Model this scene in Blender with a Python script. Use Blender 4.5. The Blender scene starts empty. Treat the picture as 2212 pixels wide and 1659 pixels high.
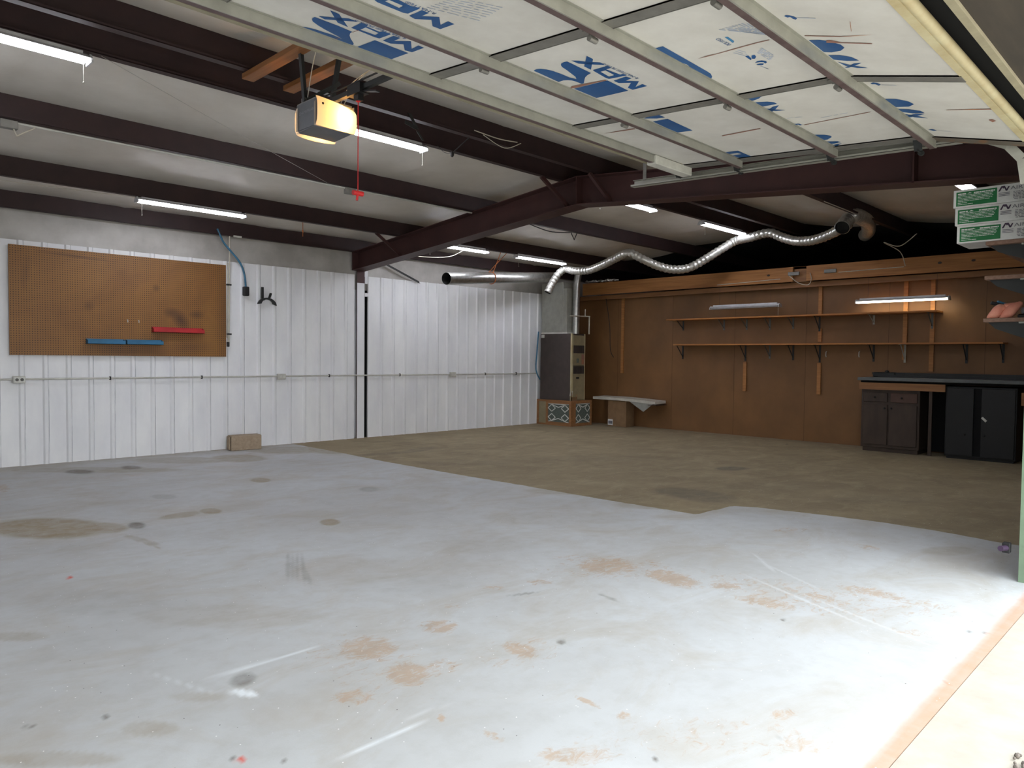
import bpy, bmesh, math, random
import numpy as np
from mathutils import Vector, Matrix
random.seed(7)
SC = bpy.context.scene
COL = SC.collection
R = math.radians

# ---------------------------------------------------------------- camera, sky, exposure
cam_d = bpy.data.cameras.new('camera')
cam_d.sensor_fit = 'HORIZONTAL'; cam_d.sensor_width = 36.0
cam_d.lens = 36.0*1588.72/2212.0
cam_d.clip_start = 0.05; cam_d.clip_end = 300
cam = bpy.data.objects.new('camera', cam_d); COL.objects.link(cam)
cr = Vector((0.70272909, -0.71138234, 0.01034357)); cu = Vector((0.01814222, 0.03245158, 0.99930864)); cf = Vector((0.71122619, 0.70205559, -0.03571072))
mw = Matrix((cr, cu, -cf)).transposed().to_4x4(); mw.translation = Vector((0, 0, 1.273))
cam.matrix_world = mw
SC.camera = cam

SKY = 2.3
world = bpy.data.worlds.new('overcast_sky'); SC.world = world; world.use_nodes = True
wn = world.node_tree.nodes; wl = world.node_tree.links; wn.clear()
wo = wn.new('ShaderNodeOutputWorld'); wb = wn.new('ShaderNodeBackground')
wtc = wn.new('ShaderNodeTexCoord'); wsx = wn.new('ShaderNodeSeparateXYZ'); wrp = wn.new('ShaderNodeValToRGB')
wl.new(wtc.outputs['Generated'], wsx.inputs[0]); wl.new(wsx.outputs['Z'], wrp.inputs[0])
wrp.color_ramp.elements[0].position = 0.0; wrp.color_ramp.elements[0].color = (0.96, 0.985, 1.0, 1)
wrp.color_ramp.elements[1].position = 1.0; wrp.color_ramp.elements[1].color = (0.90, 0.955, 1.0, 1)
wl.new(wrp.outputs[0], wb.inputs['Color']); wb.inputs['Strength'].default_value = SKY
wl.new(wb.outputs[0], wo.inputs['Surface'])
vs = SC.view_settings
vs.view_transform = 'Standard'; vs.look = 'None'; vs.exposure = 1.28; vs.gamma = 1.0; vs.use_curve_mapping = False
SC.cycles.max_bounces = 10; SC.cycles.diffuse_bounces = 6; SC.cycles.glossy_bounces = 4
SC.cycles.sample_clamp_indirect = 6.0
TUBE_STRENGTH = 17.5
BULB_STRENGTH = 90.0
sun_d = bpy.data.lights.new('hazy_sun', 'SUN'); sun_d.energy = 1.6; sun_d.angle = R(6); sun_d.color = (1.0, 0.95, 0.88)
sun = bpy.data.objects.new('hazy_sun', sun_d); COL.objects.link(sun); sun.rotation_euler = (R(-42), 0, R(-12))

# ---------------------------------------------------------------- materials
def lin(c):
    c = c/255.0
    return c/12.92 if c <= 0.04045 else ((c+0.055)/1.055)**2.4
def rgb(t): return (lin(t[0]), lin(t[1]), lin(t[2]), 1.0)
class N:
    """small node-tree helper"""
    def __init__(s, name):
        s.m = bpy.data.materials.new(name); s.m.use_nodes = True
        s.n = s.m.node_tree.nodes; s.l = s.m.node_tree.links
        s.b = s.n['Principled BSDF']
    def new(s, t, **kw):
        o = s.n.new(t)
        for k, v in kw.items(): setattr(o, k, v)
        return o
    def set(s, node, i, v):
        if hasattr(v, 'links') or isinstance(v, bpy.types.NodeSocket): s.l.new(v, node.inputs[i])
        else: node.inputs[i].default_value = v
    def math(s, op, a, b=0.0, c=0.0, clamp=False):
        o = s.new('ShaderNodeMath', operation=op, use_clamp=clamp)
        s.set(o, 0, a); s.set(o, 1, b); s.set(o, 2, c)
        return o.outputs[0]
    def mix(s, fac, a, b, mode='MIX'):
        o = s.new('ShaderNodeMix', data_type='RGBA', blend_type=mode)
        s.set(o, 0, fac); s.set(o, 6, a); s.set(o, 7, b)
        return o.outputs[2]
    def coords(s, scale=(1, 1, 1), kind='Object'):
        tc = s.new('ShaderNodeTexCoord'); mp = s.new('ShaderNodeMapping')
        s.l.new(tc.outputs[kind], mp.inputs[0]); mp.inputs['Scale'].default_value = scale
        return mp.outputs[0]
    def noise(s, vec, scale, detail=4, rough=0.55, dist=0.0):
        o = s.new('ShaderNodeTexNoise'); s.l.new(vec, o.inputs['Vector'])
        o.inputs['Scale'].default_value = scale; o.inputs['Detail'].default_value = detail
        o.inputs['Roughness'].default_value = rough; o.inputs['Distortion'].default_value = dist
        return o.outputs['Fac']
    def ramp(s, fac, p0, p1, c0=(0, 0, 0, 1), c1=(1, 1, 1, 1)):
        o = s.new('ShaderNodeValToRGB'); s.l.new(fac, o.inputs[0])
        e = o.color_ramp.elements
        e[0].position = p0; e[1].position = p1; e[0].color = c0; e[1].color = c1
        return o.outputs[0]
    def bump(s, h, strength=0.3, dist=0.01):
        o = s.new('ShaderNodeBump'); s.l.new(h, o.inputs['Height'])
        o.inputs['Strength'].default_value = strength; o.inputs['Distance'].default_value = dist
        s.l.new(o.outputs[0], s.b.inputs['Normal'])
def mat(name, c, rough=0.6, metal=0.0, c2=None, ns=8.0, stretch=(1, 1, 1), bump=0.0, bs=60.0, spec=0.4, lo=0.35, hi=0.7):
    k = N(name); b = k.b
    b.inputs['Roughness'].default_value = rough; b.inputs['Metallic'].default_value = metal
    b.inputs['Specular IOR Level'].default_value = spec
    if c2 is None: c2 = tuple(x*0.88 for x in c)
    v = k.coords(stretch)
    f = k.ramp(k.noise(v, ns, 5, 0.6), lo, hi)
    k.l.new(k.mix(f, rgb(c2), rgb(c)), b.inputs['Base Color'])
    if bump: k.bump(k.noise(v, bs, 4, 0.6), bump, 0.01)
    return k.m
def emis(name, c, strength):
    k = N(name); b = k.b
    b.inputs['Base Color'].default_value = rgb(c)
    b.inputs['Emission Color'].default_value = rgb(c); b.inputs['Emission Strength'].default_value = strength
    return k.m

M = {}
M['white_paint'] = mat('white_wall_paint', (236, 237, 237), 0.5, 0, (222, 223, 226), 3.0, (1, 1, 0.35), 0.05, 40)
M['crease'] = mat('grimy_crease', (146, 150, 156), 0.7, 0, (206, 208, 211), 3.0, (4, 1, 1.2), lo=0.4, hi=0.62)
M['vinyl_wall'] = mat('grimy_wall_insulation', (196, 193, 188), 0.5, 0, (164, 160, 154), 1.8, (1, 1, 1), 0.25, 5.0)
M['vinyl'] = mat('white_vinyl_insulation', (222, 217, 209), 0.45, 0, (208, 202, 193), 2.2, (1, 1, 1), 0.25, 5.0)
M['loft_shade_vinyl'] = mat('vinyl_painted_loft_shade', (34, 34, 36), 0.8)  # same vinyl coloured near black for the unlit ceiling over the loft
M['maroon'] = mat('maroon_steel_primer', (62, 44, 44), 0.55, 0, (52, 38, 39), 5.0, spec=0.35)
M['maroon_light'] = mat('maroon_rafter_primer', (78, 50, 48), 0.55, 0, (68, 44, 43), 3.0, spec=0.35)
M['dark'] = mat('black_parts_and_gap_shade', (16, 16, 18), 0.9)  # near-black, mostly shade painted into gaps, recesses and the loft end
M['galv'] = mat('galvanised_steel', (172, 172, 163), 0.45, 0.4, (158, 158, 149), 10, (1, 1, 1), 0.05, 50)
M['galv_dull'] = mat('dull_galvanised_steel', (140, 138, 132), 0.5, 0.3, (122, 120, 116), 12)
M['flange'] = mat('dark_brown_flange', (112, 96, 94), 0.5, 0.2, (92, 76, 76), 14)  # strut flanges, browner and darker than their webs
M['rusty_galv'] = mat('rusty_edge_steel', (112, 104, 94), 0.6, 0.2, (140, 100, 66), 10, lo=0.3, hi=0.45)
M['duct'] = mat('spiral_duct_zinc', (190, 190, 184), 0.3, 0.85, (160, 160, 156), 20)
M['foil'] = mat('aluminium_foil', (206, 205, 198), 0.3, 0.7, (176, 174, 168), 40)
M['board'] = mat('white_foam_board', (222, 220, 214), 0.6, 0, (208, 205, 198), 4.0)
M['print_blue'] = mat('blue_printing_ink', (38, 92, 150), 0.5, 0, (30, 78, 132), 4.0)
M['print_light'] = mat('light_blue_printing_ink', (80, 150, 200), 0.5)
M['print_grey'] = mat('pale_blue_fine_print', (188, 197, 212), 0.6)
M['rust'] = mat('rust_brown_seam', (148, 108, 94), 0.8, 0, (196, 126, 70), 5.0, lo=0.3, hi=0.45)
M['wood'] = mat('pine_timber', (180, 126, 72), 0.6, 0, (150, 100, 56), 5.0, (1, 0.3, 6), 0.05, 30)
M['wood_orange'] = mat('orange_pine_timber', (160, 108, 62), 0.6, 0, (130, 84, 46), 5.0, (6, 0.4, 6), 0.05, 30)
M['wood_x'] = mat('weathered_pine_timber', (158, 112, 70), 0.6, 0, (132, 92, 58), 5.0, (6, 0.4, 6), 0.05, 30)
M['shelf_wood'] = mat('shelf_pine', (190, 128, 66), 0.6, 0, (160, 102, 50), 5.0, (6, 0.5, 6))
M['hardboard'] = mat('brown_hardboard', (130, 92, 55), 0.55, 0, (112, 79, 48), 1.6, (1, 1, 0.8), 0.03, 60)
M['tube_off'] = mat('unlit_tube_glass', (200, 200, 205), 0.2)
M['fixture'] = mat('white_enamel', (215, 215, 218), 0.35)
M['tube'] = emis('lit_fluorescent_tube', (244, 246, 255), TUBE_STRENGTH)
M['tube_wall'] = emis('lit_weak_fluorescent_tube', (255, 250, 225), 5.0)
M['bulb'] = emis('lit_incandescent_bulb', (255, 196, 120), BULB_STRENGTH)
M['grey_plastic'] = mat('slate_grey_plastic', (92, 94, 100), 0.45)
M['grey_text'] = mat('pale_grey_lettering', (150, 152, 156), 0.5)
M['black'] = mat('black_rubber', (26, 26, 28), 0.55)
M['blue_hose'] = mat('blue_air_hose', (62, 118, 150), 0.45)
M['blue_tray'] = mat('blue_painted_tray', (48, 112, 150), 0.5)
M['red'] = mat('red_painted_tray', (186, 42, 48), 0.5)
M['red_cord'] = mat('red_nylon_cord', (206, 40, 42), 0.5)
M['conduit'] = mat('grey_conduit', (204, 203, 194), 0.4, 0.1)
M['outlet'] = mat('outlet_cover', (214, 214, 206), 0.4)
M['outlet_dark'] = mat('outlet_socket', (90, 88, 84), 0.5)
M['tan_metal'] = mat('tan_enamel', (150, 138, 108), 0.45)
M['brown_metal'] = mat('brown_enamel', (74, 64, 60), 0.45)
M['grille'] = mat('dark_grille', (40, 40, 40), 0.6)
M['filter_media'] = mat('green_grey_filter_media', (104, 114, 106), 0.9, 0, (78, 86, 80), 60)
M['filter_mesh'] = mat('white_cardboard_grid', (232, 234, 228), 0.8)
M['card'] = mat('brown_cardboard', (134, 106, 76), 0.85, 0, (120, 94, 66), 8)
M['white_sheet'] = mat('white_sheet_material', (206, 202, 190), 0.6)
M['plastic_clear'] = mat('cloudy_plastic_film', (150, 150, 142), 0.3)
M['cab_brown'] = mat('dark_brown_cabinet', (74, 60, 50), 0.5, 0, (60, 48, 41), 8, (1, 1, 0.3))
M['cab_drawer'] = mat('worn_brown_drawer', (92, 68, 58), 0.55)
M['cab_black'] = mat('black_cabinet_paint', (27, 28, 30), 0.45)
M['worktop'] = mat('grey_worktop', (104, 108, 108), 0.5)
M['bracket'] = mat('grey_shelf_bracket', (108, 110, 106), 0.45, 0.4)
M['bracket_light'] = mat('pale_shelf_bracket', (170, 166, 152), 0.5)
M['bracket_dark'] = mat('black_shelf_bracket', (42, 44, 44), 0.5)
M['chip'] = mat('unpainted_chipboard', (150, 120, 104), 0.8, 0, (128, 100, 84), 40)
M['concrete_block'] = mat('tan_concrete_block', (170, 152, 130), 0.9, 0, (150, 132, 112), 30, bump=0.3, bs=120)
M['white_card'] = mat('white_printed_carton', (226, 226, 222), 0.55)
M['green_label'] = mat('green_label', (26, 116, 62), 0.5)
M['white_ink'] = mat('white_lettering', (226, 232, 226), 0.5)
M['grey_ink'] = mat('grey_lettering', (110, 108, 116), 0.5)
M['purple_ink'] = mat('dark_purple_lettering', (70, 52, 76), 0.5)
M['glove'] = mat('pinkish_tan_leather', (240, 172, 146), 0.65, 0, (224, 142, 122), 12)
M['seal'] = mat('aged_vinyl_seal', (196, 188, 154), 0.6, 0, (176, 160, 122), 6)
M['header'] = mat('weathered_brown_wood', (72, 64, 55), 0.75, 0, (56, 50, 44), 3, (0.6, 4, 1))
M['jamb'] = mat('pale_green_jamb', (112, 134, 110), 0.5)
M['trim_dirty'] = mat('dirty_white_trim', (166, 158, 132), 0.6)
M['orange_cord'] = mat('orange_cord', (196, 112, 58), 0.7)
M['wire_white'] = mat('white_wire', (205, 198, 182), 0.6)
M['wire_dark'] = mat('dark_wire', (46, 44, 44), 0.6)
M['chain'] = mat('bead_chain', (190, 186, 172), 0.4, 0.4)
M['driveway'] = mat('bright_concrete', (182, 176, 164), 0.85, 0, (166, 160, 148), 6, bump=0.1, bs=200)
M['gravel'] = mat('gravel', (150, 140, 130), 0.9, 0, (90, 84, 78), 60, bump=0.6, bs=90)
M['yellow'] = mat('yellow_tag', (214, 196, 40), 0.5)

def opener_lens():
    k = N('frosted_lens'); k.n.remove(k.b)
    out = k.n['Material Output']
    tr = k.new('ShaderNodeBsdfTranslucent'); df = k.new('ShaderNodeBsdfDiffuse'); mx = k.new('ShaderNodeMixShader')
    tr.inputs[0].default_value = rgb((255, 238, 214)); df.inputs[0].default_value = rgb((220, 216, 208))
    mx.inputs[0].default_value = 0.6
    k.l.new(df.outputs[0], mx.inputs[1]); k.l.new(tr.outputs[0], mx.inputs[2]); k.l.new(mx.outputs[0], out.inputs[0])
    return k.m
M['lens'] = opener_lens()

def floor_material():
    k = N('painted_concrete_floor'); b = k.b
    a1 = k.new('ShaderNodeAttribute', attribute_name='stain'); a2 = k.new('ShaderNodeAttribute', attribute_name='zone')
    s1 = k.new('ShaderNodeSeparateColor'); s2 = k.new('ShaderNodeSeparateColor')
    k.l.new(a1.outputs['Color'], s1.inputs[0]); k.l.new(a2.outputs['Color'], s2.inputs[0])
    v = k.coords()
    big = k.ramp(k.noise(v, 0.7, 5, 0.6, 0.4), 0.3, 0.72)
    fine = k.noise(v, 9.0, 6, 0.65)
    grain = k.noise(v, 160.0, 3, 0.6)
    paint = k.mix(big, rgb((176, 177, 177)), rgb((194, 198, 201)))
    paint = k.mix(k.math('MULTIPLY', k.ramp(fine, 0.45, 0.75), 0.22), paint, rgb((150, 146, 138)))
    dirt = k.math('MULTIPLY', k.ramp(k.noise(k.coords((1, 1.6, 1)), 1.3, 8, 0.68, 0.8), 0.46, 0.72), 0.55)
    paint = k.mix(dirt, paint, rgb((166, 156, 140)))
    bare = k.mix(k.ramp(k.noise(v, 1.6, 6, 0.65, 0.6), 0.35, 0.7), rgb((132, 119, 96)), rgb((154, 140, 113)))
    bare = k.mix(k.math('MULTIPLY', k.ramp(fine, 0.5, 0.8), 0.35), bare, rgb((108, 96, 82)))
    bare = k.mix(k.math('MULTIPLY', k.ramp(k.noise(k.coords((1, 2, 1)), 2.6, 6, 0.7, 0.5), 0.5, 0.72), 0.5), bare, rgb((172, 160, 130)))
    edge = k.math('ADD', s2.outputs[0], k.math('MULTIPLY', k.math('SUBTRACT', fine, 0.5), 0.9))
    col = k.mix(k.ramp(edge, 0.42, 0.58), paint, bare)
    # soft brown stains
    fb = k.math('MULTIPLY', s1.outputs[0], k.math('ADD', 0.2, k.math('MULTIPLY', fine, 1.5)), clamp=True)
    col = k.mix(fb, col, rgb((146, 131, 104)))
    # broken dusty stains
    vs2 = k.coords((1.0, 1.7, 1.0))
    n2 = k.noise(vs2, 15.0, 8, 0.72, 1.0)
    fo = k.math('MULTIPLY', k.math('SUBTRACT', k.math('ADD', n2, k.math('MULTIPLY', s1.outputs[1], 0.48)), 0.74), 6.0, clamp=True)
    fo = k.math('MULTIPLY', fo, 0.62)
    col = k.mix(fo, col, k.mix(fine, rgb((190, 158, 124)), rgb((152, 132, 112))))
    # dark marks
    fd = k.math('MULTIPLY', s1.outputs[2], k.math('ADD', 0.15, k.math('MULTIPLY', fine, 1.7)), clamp=True)
    col = k.mix(k.math('MULTIPLY', fd, 0.8), col, rgb((100, 95, 86)))
    # scratches and white patch
    fw = k.math('MULTIPLY', a1.outputs['Alpha'], k.math('ADD', 0.3, k.math('MULTIPLY', fine, 1.2)), clamp=True)
    col = k.mix(fw, col, rgb((226, 232, 236)))
    col = k.mix(s2.outputs[1], col, rgb((206, 84, 66)))
    col = k.mix(k.math('MULTIPLY', s2.outputs[2], k.math('ADD', 0.55, k.math('MULTIPLY', fine, 0.6)), clamp=True), col, rgb((192, 146, 122)))
    # grit: pale and dark flecks
    vo = k.new('ShaderNodeTexVoronoi'); k.l.new(v, vo.inputs['Vector']); vo.inputs['Scale'].default_value = 28.0
    fl = k.math('LESS_THAN', vo.outputs['Distance'], 0.07)
    sp = k.new('ShaderNodeSeparateColor'); k.l.new(vo.outputs['Color'], sp.inputs[0])
    col = k.mix(k.math('MULTIPLY', fl, k.math('GREATER_THAN', sp.outputs[0], 0.62)), col, rgb((232, 232, 230)))
    col = k.mix(k.math('MULTIPLY', fl, k.math('LESS_THAN', sp.outputs[0], 0.10)), col, rgb((96, 92, 92)))
    k.l.new(col, b.inputs['Base Color'])
    b.inputs['Roughness'].default_value = 0.8; b.inputs['Specular IOR Level'].default_value = 0.2
    k.bump(k.math('ADD', k.math('MULTIPLY', fine, 0.6), k.math('MULTIPLY', grain, 0.25)), 0.25, 0.004)
    return k.m
M['floor'] = floor_material()

def pegboard_material():
    k = N('tan_pegboard'); b = k.b
    v = k.coords()
    sx = k.new('ShaderNodeSeparateXYZ'); k.l.new(v, sx.inputs[0])
    def cell(s): return k.math('SUBTRACT', k.math('FRACT', k.math('MULTIPLY', s, 1/0.0254)), 0.5)
    fx = cell(sx.outputs[0]); fz = cell(sx.outputs[2])
    d = k.math('SQRT', k.math('ADD', k.math('MULTIPLY', fx, fx), k.math('MULTIPLY', fz, fz)))
    hole = k.math('LESS_THAN', d, 0.19)
    base = k.mix(k.ramp(k.noise(v, 1.6, 5, 0.6, 0.5), 0.35, 0.7), rgb((126, 84, 37)), rgb((142, 98, 44)))
    def blob(cx, cz, rx, rz, ang, amt, c):
        ca, sa = math.cos(ang), math.sin(ang)
        dx = k.math('SUBTRACT', sx.outputs[0], cx); dz = k.math('SUBTRACT', sx.outputs[2], cz)
        u = k.math('DIVIDE', k.math('ADD', k.math('MULTIPLY', dx, ca), k.math('MULTIPLY', dz, sa)), rx)
        w = k.math('DIVIDE', k.math('SUBTRACT', k.math('MULTIPLY', dz, ca), k.math('MULTIPLY', dx, sa)), rz)
        r = k.math('SQRT', k.math('ADD', k.math('MULTIPLY', u, u), k.math('MULTIPLY', w, w)))
        return k.math('MULTIPLY', k.math('SUBTRACT', 1.15, r, clamp=True), amt)
    col = base
    for q in ((0.62, 0.47, 0.16, 0.09, -0.95, 0.85), (0.50, 0.55, 0.09, 0.07, 0, 0.6), (0.83, 0.54, 0.10, 0.06, 0, 0.6),
              (0.33, 0.85, 0.05, 0.05, 0, 0.5), (-0.43, 0.58, 0.06, 0.06, 0.4, 0.4), (-1.06, 0.94, 0.05, 0.22, -0.1, 0.3), (-0.55, 1.15, 0.4, 0.02, -0.05, 0.5), (0.0, 0.05, 0.5, 0.1, 0, 0.4), (0.75, 0.12, 0.3, 0.1, 0, 0.35), (1.2, 0.6, 0.12, 0.8, 0, 0.4)):
        col = k.mix(blob(*q, None), col, rgb((76, 48, 30)))
    col = k.mix(hole, col, rgb((40, 26, 18)))
    k.l.new(col, b.inputs['Base Color'])
    b.inputs['Roughness'].default_value = 0.55
    return k.m
M['pegboard'] = pegboard_material()

# ---------------------------------------------------------------- mesh builder
class MB:
    def __init__(s): s.v = []; s.f = []; s.m = []; s.s = []
    def add(s, vs, fs, mi=0, sm=False):
        o = len(s.v); s.v += [tuple(map(float, p)) for p in vs]
        for f in fs: s.f.append([i+o for i in f]); s.m.append(mi); s.s.append(sm)
        return s
    def box(s, x0, x1, y0, y1, z0, z1, mi=0):
        vs = [(x, y, z) for z in (z0, z1) for y in (y0, y1) for x in (x0, x1)]
        return s.add(vs, [(0, 2, 3, 1), (4, 5, 7, 6), (0, 1, 5, 4), (2, 6, 7, 3), (0, 4, 6, 2), (1, 3, 7, 5)], mi)
    def hexa(s, lo, hi, mi=0):
        """four lower corners and four upper corners, both anticlockwise from above"""
        return s.add(list(lo)+list(hi), [(3, 2, 1, 0), (4, 5, 6, 7), (0, 1, 5, 4), (1, 2, 6, 5), (2, 3, 7, 6), (3, 0, 4, 7)], mi)
    def bar(s, p0, p1, w, t, side=(0, 0, 1), mi=0):
        p0 = Vector(p0); p1 = Vector(p1); d = (p1-p0).normalized()
        a = Vector(side); a = (a-d*a.dot(d)).normalized(); b = d.cross(a)
        vs = [p+a*(i*w/2)+b*(j*t/2) for p in (p0, p1) for i, j in ((-1, -1), (1, -1), (1, 1), (-1, 1))]
        return s.add(vs, [(3, 2, 1, 0), (4, 5, 6, 7), (0, 1, 5, 4), (1, 2, 6, 5), (2, 3, 7, 6), (3, 0, 4, 7)], mi)
    def tube(s, pts, r, n=12, mi=0, cap=True, sm=True):
        pts = [Vector(p) for p in pts]; k = len(pts)
        rs = r if isinstance(r, (list, tuple)) else [r]*k
        d0 = (pts[1]-pts[0]).normalized(); a = Vector((0, 0, 1)) if abs(d0.z) < 0.9 else Vector((1, 0, 0))
        vs = []
        for i, p in enumerate(pts):
            d = (pts[min(i+1, k-1)]-pts[max(i-1, 0)]).normalized()
            a = (a-d*a.dot(d)).normalized(); b = d.cross(a)
            for j in range(n):
                t = 2*math.pi*j/n; vs.append(p+(a*math.cos(t)+b*math.sin(t))*rs[i])
        fs = [(i*n+j, i*n+(j+1) % n, (i+1)*n+(j+1) % n, (i+1)*n+j) for i in range(k-1) for j in range(n)]
        s.add(vs, fs, mi, sm)
        if cap:
            s.add(vs[:n], [tuple(range(n-1, -1, -1))], mi); s.add(vs[-n:], [tuple(range(n))], mi)
        return s
    def prism(s, poly, axis, a0, a1, mi=0):
        """poly in the two other axes (in x,y,z order), extruded along axis"""
        def P(q, a):
            return {'x': (a, q[0], q[1]), 'y': (q[0], a, q[1]), 'z': (q[0], q[1], a)}[axis]
        n = len(poly); vs = [P(q, a0) for q in poly]+[P(q, a1) for q in poly]
        s.add(vs, [tuple(range(n-1, -1, -1)), tuple(range(n, 2*n))]+[(i, (i+1) % n, n+(i+1) % n, n+i) for i in range(n)], mi)
        return s
    def poly(s, pts, mi=0): return s.add(pts, [tuple(range(len(pts)))], mi)
    def ball(s, c, r, mi=0, n=12, m=8, sc=(1, 1, 1)):
        vs = [(c[0], c[1], c[2]+r*sc[2])]
        for i in range(1, m):
            for j in range(n):
                th = math.pi*i/m; ph = 2*math.pi*j/n
                vs.append((c[0]+r*sc[0]*math.sin(th)*math.cos(ph), c[1]+r*sc[1]*math.sin(th)*math.sin(ph), c[2]+r*sc[2]*math.cos(th)))
        vs.append((c[0], c[1], c[2]-r*sc[2])); L = len(vs)-1
        fs = [(0, 1+j, 1+(j+1) % n) for j in range(n)]
        fs += [(1+i*n+j, 1+(i+1)*n+j, 1+(i+1)*n+(j+1) % n, 1+i*n+(j+1) % n) for i in range(m-2) for j in range(n)]
        fs += [(L, 1+(m-2)*n+(j+1) % n, 1+(m-2)*n+j) for j in range(n)]
        return s.add(vs, fs, mi, True)
    def text(s, body, origin, udir, vdir, size, mi=0, width=None, align='LEFT'):
        """flat lettering: origin of the baseline, reading direction and up direction in space"""
        cu_ = bpy.data.curves.new('lettering', 'FONT'); cu_.body = body; cu_.size = 1.0; cu_.align_x = align
        ob = bpy.data.objects.new('lettering', cu_); COL.objects.link(ob)
        dg = bpy.context.evaluated_depsgraph_get(); me = bpy.data.meshes.new_from_object(ob.evaluated_get(dg))
        bpy.data.objects.remove(ob); bpy.data.curves.remove(cu_)
        u = Vector(udir).normalized(); w = Vector(vdir).normalized(); o = Vector(origin)
        kx = size
        if width:
            mxx = max(p.co.x for p in me.vertices); kx = width/mxx
        s.add([o+u*(p.co.x*kx)+w*(p.co.y*size) for p in me.vertices], [tuple(f.vertices) for f in me.polygons], mi)
        bpy.data.meshes.remove(me); return s
    def build(s, name, mats, parent=None, bevel=0.0, seg=1):
        if not isinstance(mats, (list, tuple)): mats = [mats]
        if parent is None:
            xs, ys, zs = zip(*s.v)
            o = Vector(((min(xs)+max(xs))/2, (min(ys)+max(ys))/2, min(zs)))
        else: o = WL[parent.name]
        me = bpy.data.meshes.new(name)
        me.from_pydata([tuple(Vector(p)-o) for p in s.v], [], s.f)
        for m_ in mats: me.materials.append(m_)
        me.polygons.foreach_set('material_index', s.m); me.polygons.foreach_set('use_smooth', s.s)
        me.update()
        ob = bpy.data.objects.new(name, me); COL.objects.link(ob)
        if parent is None: ob.location = o
        else: ob.parent = parent
        WL[ob.name] = o
        if bevel:
            bv = ob.modifiers.new('bevel', 'BEVEL'); bv.width = bevel; bv.segments = seg; bv.limit_method = 'ANGLE'; bv.angle_limit = R(40)
        return ob
WL = {}
def tag(o, label, cat, group=None, kind=None):
    o['label'] = label; o['category'] = cat
    if group: o['group'] = group
    if kind: o['kind'] = kind
    return o
def struct(o): o['kind'] = 'structure'; return o
def thing(name, loc, label, cat, group=None):
    e = bpy.data.objects.new(name, None); COL.objects.link(e); e.location = loc; e.empty_display_size = 0.1
    WL[e.name] = Vector(loc); tag(e, label, cat, group); return e
def kids(o): return [c for c in bpy.data.objects if c.parent == o]
def dup(root, loc, rz=0.0, label=None):
    r = root.copy(); COL.objects.link(r); r.location = loc; r.rotation_euler = (0, 0, rz)
    if label: r['label'] = label
    for ch in kids(root):
        c = ch.copy(); COL.objects.link(c); c.parent = r
        for g in kids(ch):
            d = g.copy(); COL.objects.link(d); d.parent = c
    WL[r.name] = Vector(loc)
    return r
def lerp(a, b, t): return a+(b-a)*t
def spline(pts, n=8):
    pts = [Vector(p) for p in pts]; out = []
    for i in range(len(pts)-1):
        p0 = pts[max(i-1, 0)]; p1 = pts[i]; p2 = pts[i+1]; p3 = pts[min(i+2, len(pts)-1)]
        for j in range(n):
            t = j/n
            out.append(0.5*((2*p1)+(p2-p0)*t+(2*p0-5*p1+4*p2-p3)*t*t+(3*p1-p0-3*p2+p3)*t**3))
    out.append(pts[-1]); return out

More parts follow.
